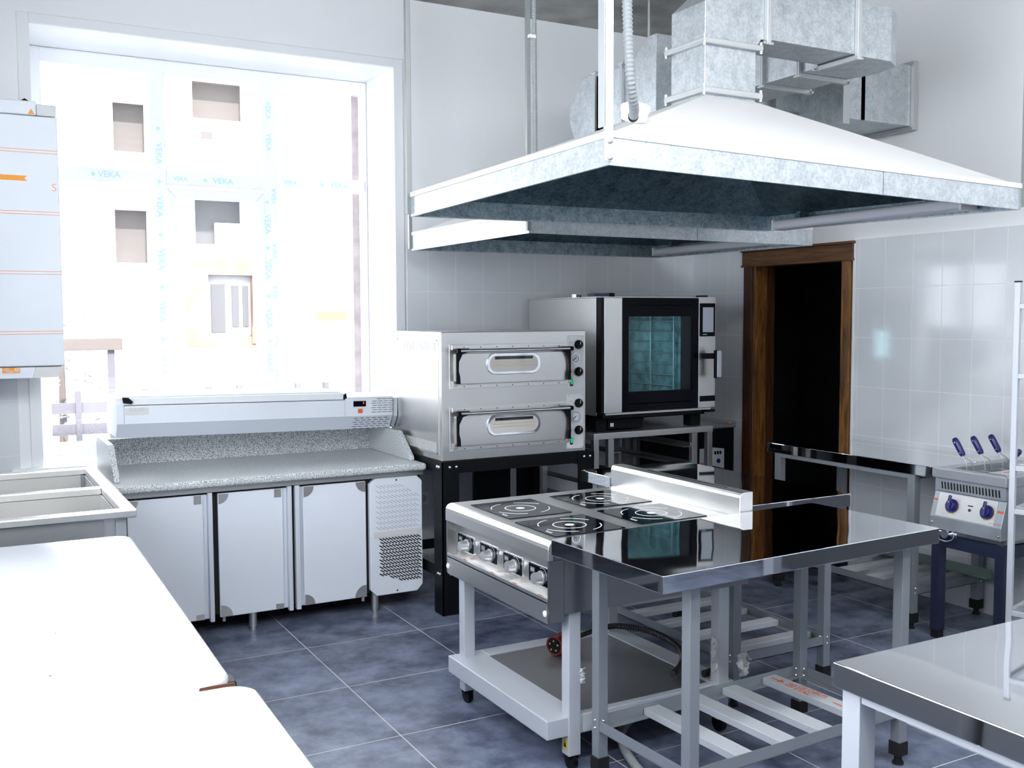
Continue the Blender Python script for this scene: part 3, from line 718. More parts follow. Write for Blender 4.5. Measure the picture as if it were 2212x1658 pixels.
o = (-1.03, -.5, 0)
t = thing('combi_oven_stand', 'steel open stand with tray runners under the combi oven', 'stand', o)
P_(t, 'top_frame', MB(o).box(-1.495, -.57, -.92, -.88, .872, .91).box(-1.495, -.57, -.12, -.08, .872, .91).box(-1.495, -1.455, -.88, -.12, .872, .91).box(-.61, -.57, -.88, -.12, .872, .91).box(-1.455, -.61, -.88, -.12, .905, .91), 'steel_h', bevel=.002)
for x in (-1.493, -.610):
    for y in (-.918, -.122): P_(t, 'leg', MB(o).box(x, x+.038, y, y+.038, 0, .872), 'steel', bevel=.002)
for x in (-1.385, -.735):
    for y in (-.915, -.12): P_(t, 'rack_upright', MB(o).box(x, x+.042, y, y+.035, .10, .872), 'steel', bevel=.002)
for k in range(5):
    z = .30+k*.12
    P_(t, 'tray_runner', MB(o).box(-1.343, -1.28, -.90, -.10, z, z+.006).box(-1.343, -1.338, -.90, -.10, z, z+.03), 'steel_dark')
    P_(t, 'tray_runner', MB(o).box(-.795, -.735, -.90, -.10, z, z+.006).box(-.74, -.735, -.90, -.10, z, z+.03), 'steel_dark')
P_(t, 'lower_rail', MB(o).box(-1.455, -.61, -.91, -.88, .10, .14).box(-1.455, -.61, -.12, -.09, .10, .14), 'steel')

o = (-.40, -.42, 0)
t = thing('undercounter_chiller', 'black low cabinet with glass top beside the door frame', 'cabinet', o)
P_(t, 'body', MB(o).box(-.555, -.236, -.74, -.10, .06, .865), 'black', bevel=.003)
P_(t, 'top_tray', MB(o).box(-.56, -.232, -.755, -.09, .866, .874), 'steel_h')
P_(t, 'glass_guard', MB(o).box(-.56, -.232, -.757, -.753, .874, .905).box(-.236, -.232, -.753, -.09, .874, .905), 'clear_glass')
P_(t, 'guard_clip', MB(o).box(-.30, -.28, -.76, -.75, .898, .910), 'redorange')
p1 = P_(t, 'control_panel', MB(o).prism([(-.433, -.741, .617), (-.325, -.741, .590), (-.325, -.741, .725), (-.433, -.741, .740)], (0, -.004, 0)), 'print_grey')
bt = MB(o)
for k in range(3): bt.box(-.41+k*.022, -.395+k*.022, -.747, -.745, .690, .712)
build('button', bt, 'glass_black', p1)
build('dial', MB(o).disc((-.375, -.745, .645), (0, -1, 0), .016, .004, 18), 'blue_plastic', p1)
P_(t, 'control_panel', MB(o).box(-.535, -.475, -.745, -.741, .60, .735), 'print_grey')
P_(t, 'pilot_lamp', MB(o).disc((-.515, -.741, .628), (0, -1, 0), .014, .008, 16), 'redorange')
P_(t, 'blue_frame', MB(o).frame((-.36, -.741, .47), X, Z, .20, .10, .008, Y*-.004), 'film_print')
for x in (-.53, -.26):
    for y in (-.70, -.14): P_(t, 'foot', MB(o).cyl((x, y, 0), (x, y, .06), .02, 12), 'black')

# ------------------------------------------------------------------ induction range
o = (-2.65, -2.66, 0)
t = thing('induction_range', 'four hob steel induction range on open grey legs', 'range', o)
rx0, rx1, ry0, ry1, rz = -3.105, -2.20, -3.078, -2.240, .845
P_(t, 'top', MB(o).prism([(rx1, ry0, .838), (rx1, ry0, rz), (rx0+.03, ry0, rz), (rx0+.018, ry0, rz-.002), (rx0+.008, ry0, rz-.008), (rx0+.002, ry0, rz-.018), (rx0, ry0, rz-.03), (rx0, ry0, .775), (rx0+.02, ry0, .775), (rx0+.02, ry0, .82)], (0, ry1-ry0, 0)), 'steel_h', bevel=.002)
P_(t, 'top_pan', MB(o).box(rx0+.021, rx1, ry0+.004, ry1-.004, .775, .8375), 'steel_dark')
zt = rz
for (x0, x1, y0, y1) in ((-3.035, -2.752, -2.672, -2.335), (-2.652, -2.335, -2.640, -2.325), (-3.048, -2.745, -3.03, -2.735), (-2.655, -2.340, -3.00, -2.700)):
    h = P_(t, 'hob', MB(o).rrect(((x0+x1)/2, (y0+y1)/2, zt), X, Y, x1-x0, y1-y0, .004, Z*.003, 2), 'glass_black')
    c = ((x0+x1)/2, (y0+y1)/2, zt+.003)
    build('ring_print', MB(o).ring(c, X, Y, 0, .018, .0006, n=20).ring(c, X, Y, .060, .064, .0006, n=36)
          .ring(c, X, Y, .116, .120, .0006, 20, 75, 10).ring(c, X, Y, .116, .120, .0006, 105, 165, 10).ring(c, X, Y, .116, .120, .0006, 195, 255, 10).ring(c, X, Y, .116, .120, .0006, 285, 345, 10), 'print_white', h)
    sq = MB(o)
    for k in range(9):
        yy = y0+.095-k*.005; xx = x0+.018+(.004 if k % 2 else -.002)+(.006 if k == 0 else 0)
        sq.box(xx-.004, xx+.004, yy-.0012, yy+.0012, zt+.003, zt+.0035)
    build('printed_script', sq, 'print_white', h)
sp = P_(t, 'splashback', MB(o).prism([(-2.245, ry0, rz), (-2.245, ry0, .918), (-2.242, ry0, .929), (-2.235, ry0, .936), (-2.225, ry0, .939), (-2.18, ry0, .939), (-2.18, ry0, rz-.05), (-2.199, ry0, rz-.05), (-2.199, ry0, rz)], (0, ry1-ry0+.04, 0)), 'steel_h', bevel=.002)
sl = MB(o)
for k in range(24): sl.box(-2.212, -2.192, -2.95+k*.022, -2.938+k*.022, .9388, .9395)
build('grille', sl, 'blackgap', sp)
for y in (ry0, ry1-.004): P_(t, 'side_panel', MB(o).box(-3.04, rx1, y, y+.004, .58, .7745), 'steel_dark')
for y in (ry0, ry1-.012): P_(t, 'end_cheek', MB(o).box(rx0+.004, -3.041, y, y+.012, .555, .774), 'steel_dark')
P_(t, 'control_fascia', MB(o).box(-3.062, -3.055, ry0+.012, ry1-.012, .60, .7745), 'steel')
gut = P_(t, 'front_trough', MB(o).box(rx0+.002, -3.056, ry0+.013, ry1-.013, .622, .628).box(rx0+.002, rx0+.006, ry0+.013, ry1-.013, .552, .640).box(rx0+.006, -3.056, ry0+.013, ry1-.013, .552, .556), 'steel_h', bevel=.001)
for y in (ry1-.022, ry0+.024): build('bolt_cap', MB(o).sphere((rx0, y, .585), .012, 7, (.5, 1, 1)), 'print_white', gut)
pm = MB(o)
for y in (-2.36, -2.60, -2.78, -2.97): pm.box(-3.085, -3.072, y-.018, y+.012, .6282, .6286)
build('printed_marks', pm, 'redorange', gut)
build('label', MB(o).box(-3.088, -3.064, -2.735, -2.665, .6282, .6286), 'label_grey', gut)
P_(t, 'underside', MB(o).box(-3.05, rx1, ry0+.004, ry1-.004, .58, .584), 'steel_dark')
for yc in (-2.352, -2.555, -2.750, -2.948):
    m = P_(t, 'control_module', MB(o).rrect((-3.062, yc, .693), -Y, Z, .148, .070, .006, X*-.004, 3), 'chrome')
    build('black_face', MB(o).rrect((-3.066, yc, .693), -Y, Z, .140, .062, .004, X*-.001, 2), 'glass_black', m)
    build('display', MB(o).box(-3.0675, -3.067, yc+.028, yc+.062, .694, .716), 'steel_dark', m)
    build('digits', text_mb('888', .018, o, -Y, Z, (-3.0676, yc+.045, .705), .0005), 'print_grey', m)
    build('mark', MB(o).box(-3.0675, -3.067, yc+.046, yc+.054, .672, .684).box(-3.0675, -3.067, yc+.018, yc+.026, .668, .680), 'print_white', m)
    build('scale_print', MB(o).ring((-3.067, yc-.025, .695), -Y, Z, .029, .031, .0006, -20, 120, 14), 'print_grey', m)
    build('knob', MB(o).cyl((-3.067, yc-.022, .690), (-3.075, yc-.022, .690), .026, 22).cyl((-3.075, yc-.022, .690), (-3.104, yc-.022, .690), .0225, 22, .020), 'knob_metal', m)
for (x, y) in ((-3.055, ry1-.07), (-3.012, ry0+.015), (-2.33, ry1-.07), (-2.33, ry0+.015)):
    lg = P_(t, 'leg', MB(o).box(x, x+.05, y, y+.05, .055, .58), 'leg_white', bevel=.003)
    if x > -2.5 or y > -2.5:
        build('castor', MB(o).cyl((x+.015, y+.025, .032), (x+.037, y+.025, .032), .032, 18).box(x+.005, x+.045, y+.01, y+.04, .04, .058).cyl((x+.025, y+.025, .05), (x+.025, y+.025, .06), .02, 12), 'black', lg)
    else:
        build('castor', MB(o).cyl((x+.015, y+.025, .028), (x+.037, y+.025, .028), .028, 18).box(x+.003, x+.047, y+.008, y+.042, .04, .06), 'black', lg)
        build('yellow_sticker', MB(o).box(x-.001, x, y+.012, y+.038, .075, .115), 'yellow', lg)
        build('warning_mark', MB(o).prism([(x-.001, y+.016, .085), (x-.001, y+.034, .085), (x-.001, y+.025, .106)], (-.0006, 0, 0)), 'black', lg)
sh = P_(t, 'shelf', MB(o).box(-3.10, -2.95, ry0+.02, ry1-.005, .13, .2).box(-2.35, -2.25, ry0+.02, ry1-.005, .13, .2).box(-2.95, -2.35, ry1-.09, ry1-.005, .13, .2).box(-2.95, -2.35, ry0+.02, ry0+.055, .13, .2), 'leg_white', bevel=.004)
build('shelf_sheet', MB(o).box(-2.952, -2.348, ry0+.05, ry1-.088, .17, .197), 'sheet', sh)

o = (-2.70, -2.47, .24)
t = thing('red_plug_cable', 'red five pin plug on a black cable lying on the range shelf', 'cable', o)
pdir = Vector((-.92, -.40, 0)).normalized(); pc = Vector((-2.715, -2.47, .242)); pb = pc-pdir*.085
P_(t, 'plug_head', MB(o).cyl(pc, pb, .041, 24), 'red', bevel=.003)
pe, pr_ = pdir, Vector((-pdir.y, pdir.x, 0))
P_(t, 'plug_face', MB(o).cyl(pc+pe*.0008, pc-pe*.002, .034, 24), 'black')
pins = MB(o)
for k in range(5):
    a = R(90+72*k); q = pc+pr_*(.021*math.cos(a))+Z*(.021*math.sin(a)); pins.cyl(q, q+pe*.004, .0042, 10)
P_(t, 'pin', pins, 'brass')
P_(t, 'plug_grip', MB(o).cyl(pb, pb-pdir*.05, .033, 18, .020), 'red')
cs = [pb-pdir*.05, (-2.55, -2.45, .262), (-2.47, -2.445, .272), (-2.40, -2.455, .275), (-2.34, -2.50, .272), (-2.29, -2.58, .265), (-2.27, -2.70, .25), (-2.30, -2.80, .236), (-2.37, -2.88, .226), (-2.45, -2.93, .218)]
def smooth_path(pts, n=6):
    P = [Vector(p) for p in pts]; P = [P[0]*2-P[1]]+P+[P[-1]*2-P[-2]]; out = []
    for i in range(1, len(P)-2):
        for k in range(n):
            u = k/n; a, b, c, d = P[i-1], P[i], P[i+1], P[i+2]
            out.append(.5*((2*b)+(c-a)*u+(2*a-5*b+4*c-d)*u*u+(3*b-a-3*c+d)*u**3))
    return out+[P[-2]]
def hose(mb, pts, r, pitch=.011):
    P = smooth_path(pts, 14)
    D = [0.]
    for a, b in zip(P, P[1:]): D.append(D[-1]+(b-a).length)
    n = int(D[-1]/(pitch/4)); q = []; rs = []; j = 0
    for i in range(n+1):
        d = D[-1]*i/n
        while j < len(D)-2 and D[j+1] < d: j += 1
        f = (d-D[j])/max(1e-9, D[j+1]-D[j]); q.append(P[j].lerp(P[j+1], f))
        rs.append(r*(1.0 if i % 4 in (0, 1) else .84))
    return mb.tube(q, rs, 10)
P_(t, 'cable', MB(o).tube(smooth_path(cs[:3]), .011, 10), 'hose_black')
P_(t, 'corrugated_sleeve', hose(MB(o), cs[2:], .014), 'hose_black')

o = (-2.36, -2.95, .2)
t = thing('black_conduit', 'black corrugated conduit hanging behind the range back leg', 'hose', o)
P_(t, 'sleeve', hose(MB(o), [(-2.215, -2.96, .57), (-2.225, -2.97, .45), (-2.245, -2.98, .33), (-2.285, -2.985, .235), (-2.32, -2.985, .2175)], .014), 'hose_black')
P_(t, 'end_collar', MB(o).cyl((-2.32, -2.985, .2175), (-2.34, -2.985, .2165), .0145, 12), 'hose_black')

o = (-2.66, -3.0, 0)
t = thing('grey_floor_conduit', 'grey ribbed hose snaking across the floor beneath the range', 'hose', o)
P_(t, 'sleeve', hose(MB(o), [(-2.30, -2.80, .02), (-2.47, -2.79, .02), (-2.57, -2.82, .02), (-2.68, -2.91, .02), (-2.745, -3.02, .02), (-2.80, -3.17, .02), (-2.84, -3.34, .02)], .017), 'hose_grey')
P_(t, 'end_collar', MB(o).cyl((-2.30, -2.80, .02), (-2.27, -2.80, .02), .0185, 12), 'hose_grey')
o = (-2.285, -3.075, .2)
def crumple(label, cx_, cy_, cz_, w_, h_, ang, seed):
    """a creased scrap of film: a displaced sheet with a ragged outline"""
    rg = random.Random(seed); n = 9; V = []
    d = Vector((math.cos(ang), math.sin(ang), 0)); nn = Vector((-math.sin(ang), math.cos(ang), 0)); c = Vector((cx_, cy_, cz_))
    for i in range(n):
        for j in range(n):
            u, v = i/(n-1)-.5, j/(n-1)-.5
            k = 1-.35*(abs(u)*2)**2 if True else 1
            V.append(c+d*(u*w_*(1-.5*abs(v))+rg.uniform(-.004, .004))+Z*(v*h_*k+rg.uniform(-.006, .006))+nn*rg.uniform(-.012, .012))
    F = [(i*n+j, (i+1)*n+j, (i+1)*n+j+1, i*n+j+1) for i in range(n-1) for j in range(n-1)]
    mb = MB((cx_, cy_, cz_)); mb.add(V, F)
    ob = build('plastic_wrap', mb, 'wrap'); ob.location = (cx_, cy_, cz_)
    sm = ob.modifiers.new('thickness', 'SOLIDIFY'); sm.thickness = .0012
    return tag(ob, label, 'plastic wrap', 'scraps of plastic film')
crumple('crumpled grey plastic film scrap right of the range back leg', -2.235, -3.098, .27, .07, .10, R(10), 3)
crumple('thin torn grey plastic film scrap left of the range back leg', -2.372, -3.085, .33, .04, .15, R(60), 5)
crumple('torn strip of plastic film stuck on the leg left of the island table', -2.995, -3.125, .37, .016, .05, R(40), 8)

# ------------------------------------------------------------------ steel work tables
def table(name, label, cxy, L, D, zt, rot, legs, frame, slats, leg_mat='leg_grey', th=.055, slat_axis='y', leg_w=.04, leg_labels=True, foot=True, fz=.2):
    t = thing(name, label, 'table', (*cxy, 0), R(rot), 'steel work tables')
    tp = build('tabletop', MB().box(-L/2, L/2, -D/2, D/2, zt-th, zt), 'mirror_steel', t, bevel=.0025)
    x0, x1, y0, y1 = legs; w = leg_w
    build('top_frame', MB().box(x0+w+.001, x1-w-.001, y0+.004, y0+.035, zt-th-.022, zt-th-.0005).box(x0+w+.001, x1-w-.001, y1-.035, y1-.004, zt-th-.022, zt-th-.0005).box(x0+.004, x0+.035, y0+w+.001, y1-w-.001, zt-th-.022, zt-th-.0005).box(x1-.035, x1-.004, y0+w+.001, y1-w-.001, zt-th-.022, zt-th-.0005), leg_mat, t)
    for x in (x0, x1-w):
        for y in (y0, y1-w):
            sx = 1 if x == x0 else 0; sy = 1 if y == y0 else 0
            # folded angle leg: two plates meeting at the outer corner
            xa, ya = (x if sx else x+w-.003), (y if sy else y+w-.003)
            lg = build('leg', MB().box(xa, xa+.003, y, y+w, .05, zt-th-.0005).box(x, x+w, ya, ya+.003, .05, zt-th-.0005) if foot == 'angle' else MB().box(x, x+w, y, y+w, .05, zt-th-.0005), leg_mat, t, bevel=.002 if foot != 'angle' else 0)
            build('foot', MB().box(x-.004, x+w+.004, y-.004, y+w+.004, .035, .085).cyl((x+w/2, y+w/2, 0), (x+w/2, y+w/2, .036), .014, 12).cyl((x+w/2, y+w/2, 0), (x+w/2, y+w/2, .008), .02, 14), 'blackgap', lg, bevel=.002)
            build('bolt', MB().sphere((x+w/2, y-.001, fz+.015), .006, 5).sphere((x+w/2, y-.001, fz-.012), .006, 5).sphere((x-.001, y+w/2, fz+.015), .006, 5).sphere((x-.001, y+w/2, fz-.012), .006, 5), 'chrome', lg)
    if frame:
        fm = MB(); e = .003; f = .042
        for y, s in ((y0, 1), (y1, -1)):
            fm.box(x0+w, x1-w, y+s*.004, y+s*(.004+e), fz-f/2, fz+f/2).box(x0+w, x1-w, y+s*.004, y+s*.036, fz-f/2, fz-f/2+e)
        for x, s in ((x0, 1), (x1, -1)):
            fm.box(x+s*.004, x+s*(.004+e), y0+w, y1-w, fz-f/2, fz+f/2-.002).box(x+s*.004, x+s*.036, y0+w, y1-w, fz-f/2, fz-f/2+e)
        build('lower_frame', fm, leg_mat, t)
        for q in slats:
            if slat_axis == 'y': m = MB().box(q-.035, q+.035, y0+.008, y1-.008, fz-f/2+e, fz-f/2+e+.026)
            else: m = MB().box(x0+.008, x1-.008, q-.03, q+.03, fz-f/2+e, fz-f/2+e+.026)
            s_ = build('slat', m, 'slat_white', t, bevel=.002)
    return t, s_ if frame and slats else None

it, s4 = table('work_table', 'small mirror topped steel table butted against the range', (-2.478, -3.392), 1.265, .588, .865, 2.6,
               (-.475, .555, -.235, .275), True, (-.215, -.015, .165, .375))
zs = .2-.021+.003+.026
build('slat_lettering', text_mb('GLOBUS', .036, (0, 0, 0), -Y, X, (.387, .055, zs), .0006, bold=.01), 'redorange', s4)
build('slat_lettering', text_mb('STAL', .036, (0, 0, 0), -Y, X, (.355, .078, zs), .0006, bold=.01), 'redorange', s4)
am = MB()
am.box(.365, .372, .205, .245, zs, zs+.0006).prism([(.352, .206, zs), (.385, .206, zs), (.3685, .180, zs)], (0, 0, .0006))
am.box(.365, .372, -.14, -.06, zs, zs+.0006).prism([(.352, -.139, zs), (.385, -.139, zs), (.3685, -.165, zs)], (0, 0, .0006))
am.frame((.37, .145, zs), X, Y, .036, .036, .004, Z*.0006).ring((.37, .145, zs), X, Y, .0, .008, .0006, n=14)
build('slat_arrows', am, 'redorange', s4)
table('work_table', 'steel table with dark reflecting top behind the range splashback', (-1.815, -2.355), .64, 1.165, .85, 0,
      (-.285, .265, -.53, .53), True, (-.40, -.19, .02, .22, .41), slat_axis='x')
table('work_table', 'long steel table along the tiled wall in front of the door', (-.31, -2.04), .58, 1.165, .86, 0,
      (-.29, .27, -.49, .52), True, (-.36, -.17, .02, .22, .40), slat_axis='x', leg_w=.045)
table('work_table', 'bright steel table corner at the lower right of the photo', (-2.43, -4.905), 1.52, .90, .85, 0,
      (-.745, .70, -.42, .435), False, (), 'leg_white', leg_w=.05)

o = (-.09, -2.2, 0)
t = thing('angle_strip', 'loose greenish metal angle strip lying under the wall table', 'metal strip', o)
P_(t, 'flange', MB(o).box(-.131, -.091, -2.62, -1.58, .2215, .2245), 'greenish')
P_(t, 'web', MB(o).box(-.094, -.091, -2.62, -1.58, .2245, .268), 'greenish')

# ------------------------------------------------------------------ pasta cooker on a navy stand
o = (-.32, -2.845, 0)
t = thing('pasta_cooker', 'worn steel pasta cooker with two blue knobs on a navy stand', 'cooker', o)
fx, fy0, fy1 = -.605, -3.052, -2.638
P_(t, 'top_rim', MB(o).frame((-.315, (fy0+fy1)/2, .812), X, Y, .58, fy1-fy0, .055, Z*.05), 'fryer_rim', bevel=.005)
tk = MB(o); wy0, wy1 = fy0+.055, fy1-.055
tk.box(-.55, -.08, wy0, wy1, .676, .68).box(-.553, -.55, wy0, wy1, .68, .812).box(-.08, -.077, wy0, wy1, .68, .812).box(-.55, -.08, wy0-.003, wy0, .68, .812).box(-.55, -.08, wy1, wy1+.003, .68, .812)
P_(t, 'well', tk, 'steel')
P_(t, 'side_body', MB(o).box(-.575, -.572, fy0+.009, fy1-.009, .555, .812).box(-.053, -.05, fy0+.009, fy1-.009, .555, .812).box(-.575, -.05, fy0+.006, fy0+.009, .555, .812).box(-.575, -.05, fy1-.009, fy1-.006, .555, .812).box(-.572, -.053, fy0+.009, fy1-.009, .555, .56), 'fryer_body')
lv = P_(t, 'louvre_band', MB(o).box(-.592, -.574, fy0+.012, fy1-.012, .748, .812), 'fryer_body')
lm = MB(o)
for k in range(19): lm.prism([(-.5925, fy0+.04+k*.0175, .760), (-.5925, fy0+.048+k*.0175, .760), (-.5925, fy0+.052+k*.0175, .795), (-.5925, fy0+.044+k*.0175, .795)], (-.001, 0, 0))
build('louvre_slot', lm, 'blackgap', lv)
fa = P_(t, 'control_panel', MB(o).prism([(-.576, fy0+.01, .745), (-.588, fy0+.01, .745), (-.625, fy0+.01, .622), (-.625, fy0+.01, .562), (-.576, fy0+.01, .562)], (0, fy1-fy0-.02, 0)), 'fryer_body', bevel=.002)
pn = Vector((-.123, 0, .037)).normalized(); pu = Vector((.037, 0, .123)).normalized()
def onp(y, z, h=0.): return Vector((-.588-(.745-z)*.3008, y, z))+pn*h
q = [onp(fy0+.05, .628, .001), onp(fy1-.04, .628, .001), onp(fy1-.04, .740, .001), onp(fy0+.05, .740, .001)]
build('face_plate', MB(o).prism(q, pn*.001), 'fryer_panel', fa)
build('red_label', MB(o).prism([onp(fy1-.036, .700, .001), onp(fy1-.012, .700, .001), onp(fy1-.012, .708, .001), onp(fy1-.036, .708, .001)], pn*.0008).prism([onp(fy0+.012, .69, .001), onp(fy0+.045, .69, .001), onp(fy0+.045, .70, .001), onp(fy0+.012, .70, .001)], pn*.0008).prism([onp(fy0+.012, .637, .001), onp(fy0+.08, .637, .002), onp(fy0+.08, .639, .002), onp(fy0+.012, .639, .001)], pn*.0008), 'redorange', fa)
for y in (-2.765, -2.958):
    c = onp(y, .684, .002)
    kn = build('knob', MB(o).cyl(c+pn*.001, c+pn*.012, .034, 24).cyl(c+pn*.012, c+pn*.028, .026, 24, .022), 'blue_plastic', fa)
    build('knob_grip', MB(o).prism([c+pn*.026+Y*.010-pu*.022, c+pn*.026-Y*.010-pu*.022, c+pn*.026-Y*.006+pu*.048, c+pn*.026+Y*.006+pu*.048], pn*.012), 'blue_plastic', fa, bevel=.002)
    sc = MB(o)
    for k in range(14):
        a = R(-200+k*19); d = Y*math.cos(a)+pu*math.sin(a); w_ = pn.cross(d)
        p0 = c+d*.0355; sc.prism([p0-w_*.0022, p0+w_*.0022, p0+w_*.0022+d*.005, p0-w_*.0022+d*.005], pn*.0012)
    build('yellow_scale', sc, 'yellow', fa)
    build('pointer_dot', MB(o).cyl(c+pn*.028+pu*.014, c+pn*.0385+pu*.014, .003, 8), 'yellow', fa)
c = onp(-2.862, .690, .002)
build('pilot_lamp', MB(o).cyl(c-pu*.012, c-pu*.012+pn*.004, .007, 12).prism([c-Y*.014+pu*.006, c+Y*.014+pu*.006, c+Y*.014+pu*.012, c-Y*.014+pu*.012], pn*.001), 'navy', fa)
build('screw', MB(o).sphere((-.626, fy1-.022, .592), .007, 5).sphere((-.626, fy0+.022, .585), .007, 5), 'bare_steel', fa)
P_(t, 'drain_tap', MB(o).cyl((-.585, -2.745, .545), (-.64, -2.745, .545), .022, 16).cyl((-.60, -2.80, .545), (-.60, -2.70, .545), .02, 16), 'chrome')
P_(t, 'tap_ring', MB(o).tube([(-.64, -2.745+.055*math.cos(R(a)), .545+.034*math.sin(R(a))) for a in range(150, 400, 15)], .004, 6), 'chrome')
st = P_(t, 'stand_top', MB(o).box(-.60, -.58, fy0+.01, fy1-.005, .47, .53).box(-.08, -.06, fy0+.01, fy1-.005, .47, .53).box(-.58, -.08, fy0+.01, fy0+.03, .47, .53).box(-.58, -.08, fy1-.025, fy1-.005, .47, .53).box(-.58, -.08, fy0+.03, fy1-.025, .53, .535), 'navy')
P_(t, 'chassis_plate', MB(o).box(-.585, -.06, fy0+.02, fy1-.015, .5355, .5549), 'steel_dark')
for x in (-.603, -.085):
    for y in (fy0+.005, fy1-.055):
        lg = P_(t, 'leg', MB(o).box(x, x+.05, y, y+.05, .04, .535), 'navy', bevel=.002)
        build('foot', MB(o).box(x+.004, x+.046, y+.004, y+.046, 0, .05), 'blackgap', lg)
P_(t, 'power_cable', MB(o).tube(smooth_path([(-.33, -2.92, .53), (-.33, -2.95, .50), (-.30, -3.0, .48), (-.25, -3.02, .47), (-.12, -3.0, .5)]), .006, 6), 'hose_black')

def basket(label, x, y, ly=.052, lz=.084):
    """wire pasta basket: blue handle leaning out over the rim of the well"""
    bo = (x+.06, y-.06, .86)
    b = thing('strainer_basket', label, 'strainer basket', bo, 0, 'strainer baskets in the pasta cooker')
    top = Vector((x-.004, y+ly, .914+lz)); low = Vector((x, y, .914)); ax = (low-top).normalized(); side = X
    hm = MB(bo).tube([top, top+ax*.010, top+ax*.03, low-ax*.012, low], [.010, .0155, .0165, .0155, .011], 12)
    h = build('handle', hm, 'blue_plastic', b)
    build('rivet', MB(bo).sphere(top+ax*.024-X*.0165, .0035, 5), 'zinc_bright', h); build('rivet', MB(bo).sphere(low-ax*.016-X*.0165, .0035, 5), 'zinc_bright', h)
    for q in (-1, 1):
        build('wire', MB(bo).tube(smooth_path([low-ax*.01+side*.005*q, low+ax*.012+side*.009*q, (x+.013+.02*q, y-.022, .882), (x+.022+.026*q, y-.026, .835)]), .0028, 6), 'zinc_bright', b)
    y1 = y-.073; xc = x+.025
    bm = MB(bo)
    for zz in (.833, .79, .74): bm.frame((xc, y1, zz), X, Y, .13, .095, .004, Z*.003)
    for k in range(6):
        for yy in (y1-.0465, y1+.0465): bm.box(xc-.06+k*.0225, xc-.057+k*.0225, yy-.001, yy+.001, .69, .835)
    for k in range(4):
        for xx in (xc-.064, xc+.064): bm.box(xx-.001, xx+.001, y1-.044+k*.028, y1-.041+k*.028, .69, .835)
    bm.box(xc-.065, xc+.065, y1-.047, y1+.047, .69, .693)
    build('mesh_body', bm, 'zinc_bright', b)
basket('leftmost blue handled strainer basket in the pasta cooker', -.452, -2.70)
basket('middle blue handled strainer basket of the three left of the rack post', -.312, -2.70)
basket('blue handled strainer basket just left of the rack post', -.172, -2.70)
basket('blue handled strainer basket mostly hidden behind the rack post', -.30, -2.862, -.045, .04)
o = (-.33, -2.92, .8622)
t = thing('pot_lid', 'orange stained steel cover plate on the pasta cooker well', 'lid', o)
P_(t, 'plate', MB(o).box(-.545, -.085, -3.01, -2.91, .8622, .8652), 'steel_h', bevel=.001)
sn = MB(o)
for (x, y, a, b) in ((-.46, -2.95, .04, .014), (-.36, -2.97, .05, .012), (-.22, -2.945, .03, .012)):
    sn.add([Vector((x+a*math.cos(k*.7)*(.7+.3*math.sin(k*3)), y+b*math.sin(k*.7)*(.7+.3*math.cos(k*2)), .8654)) for k in range(9)], [tuple(range(9))])
P_(t, 'sauce_stain', sn, 'redorange')
o = (-.085, -2.95, .862)
t = thing('water_tap', 'slim chrome water tap behind the right rack post', 'faucet', (-.03, -2.765, .862))
o = (-.036, -2.765, .862)
P_(t, 'column', MB(o).cyl((-.036, -2.765, .862), (-.036, -2.765, 1.03), .011, 12).cyl((-.036, -2.765, .862), (-.036, -2.765, .885), .016, 14), 'chrome')
P_(t, 'head', MB(o).cyl((-.036, -2.765, 1.03), (-.036, -2.765, 1.06), .019, 14).cyl((-.036, -2.765, 1.06), (-.036, -2.765, 1.10), .015, 14, .011), 'chrome')

# ------------------------------------------------------------------ wire rack at the right edge
t = thing('wire_rack', 'light grey steel rack with wire shelves at the right edge', 'rack', (-.9, -3.287, 0), R(16))
rw, rd = .44, .95
for x, y in ((0, 0), (rw, 0), (0, -rd), (rw, -rd)):
    p = build('post', MB().box(x-.012, x+.012, y-.012, y+.012, .012, 1.757), 'leg_white', t, bevel=.002)
    build('end_cap', MB().box(x-.0125, x+.0125, y-.0125, y+.0125, 1.757, 1.763).box(x-.014, x+.014, y-.014, y+.014, 0, .012), 'black', p)
for z in (1.655, 1.358, .962, .775, .33):
    build('shelf_frame', MB().box(.012, rw-.012, -.011, .011, z-.011, z+.011).box(.012, rw-.012, -rd-.011, -rd+.011, z-.011, z+.011).box(-.011, .011, -rd+.012, -.012, z-.011, z+.011).box(rw-.011, rw+.011, -rd+.012, -.012, z-.011, z+.011), 'leg_white', t, bevel=.002)
    wm = MB()
    for k in range(12): wm.box(.02+k*.036, .0235+k*.036, -rd+.012, -.012, z+.012, z+.0155)
    for k in range(10): wm.box(.012, rw-.012, -.06-k*.09, -.0565-k*.09, z+.0155, z+.019)
    build('wire_shelf', wm, 'zinc_bright', t)
for z in (.70, .985):
    wb_ = MB()
    for k in range(4): wb_.frame((.21, -.46, z-.02+k*.022), X, Y, .37, .80, .004, Z*.003)
    for k in range(18):
        for yy in (-.06, -.86): wb_.box(.03+k*.021, .0325+k*.021, yy-.001, yy+.001, z-.02, z+.05)
    for k in range(30):
        for xx in (.026, .394): wb_.box(xx-.001, xx+.001, -.85+k*.027, -.8475+k*.027, z-.02, z+.05)
    build('wire_guard', wb_, 'zinc_bright', t)

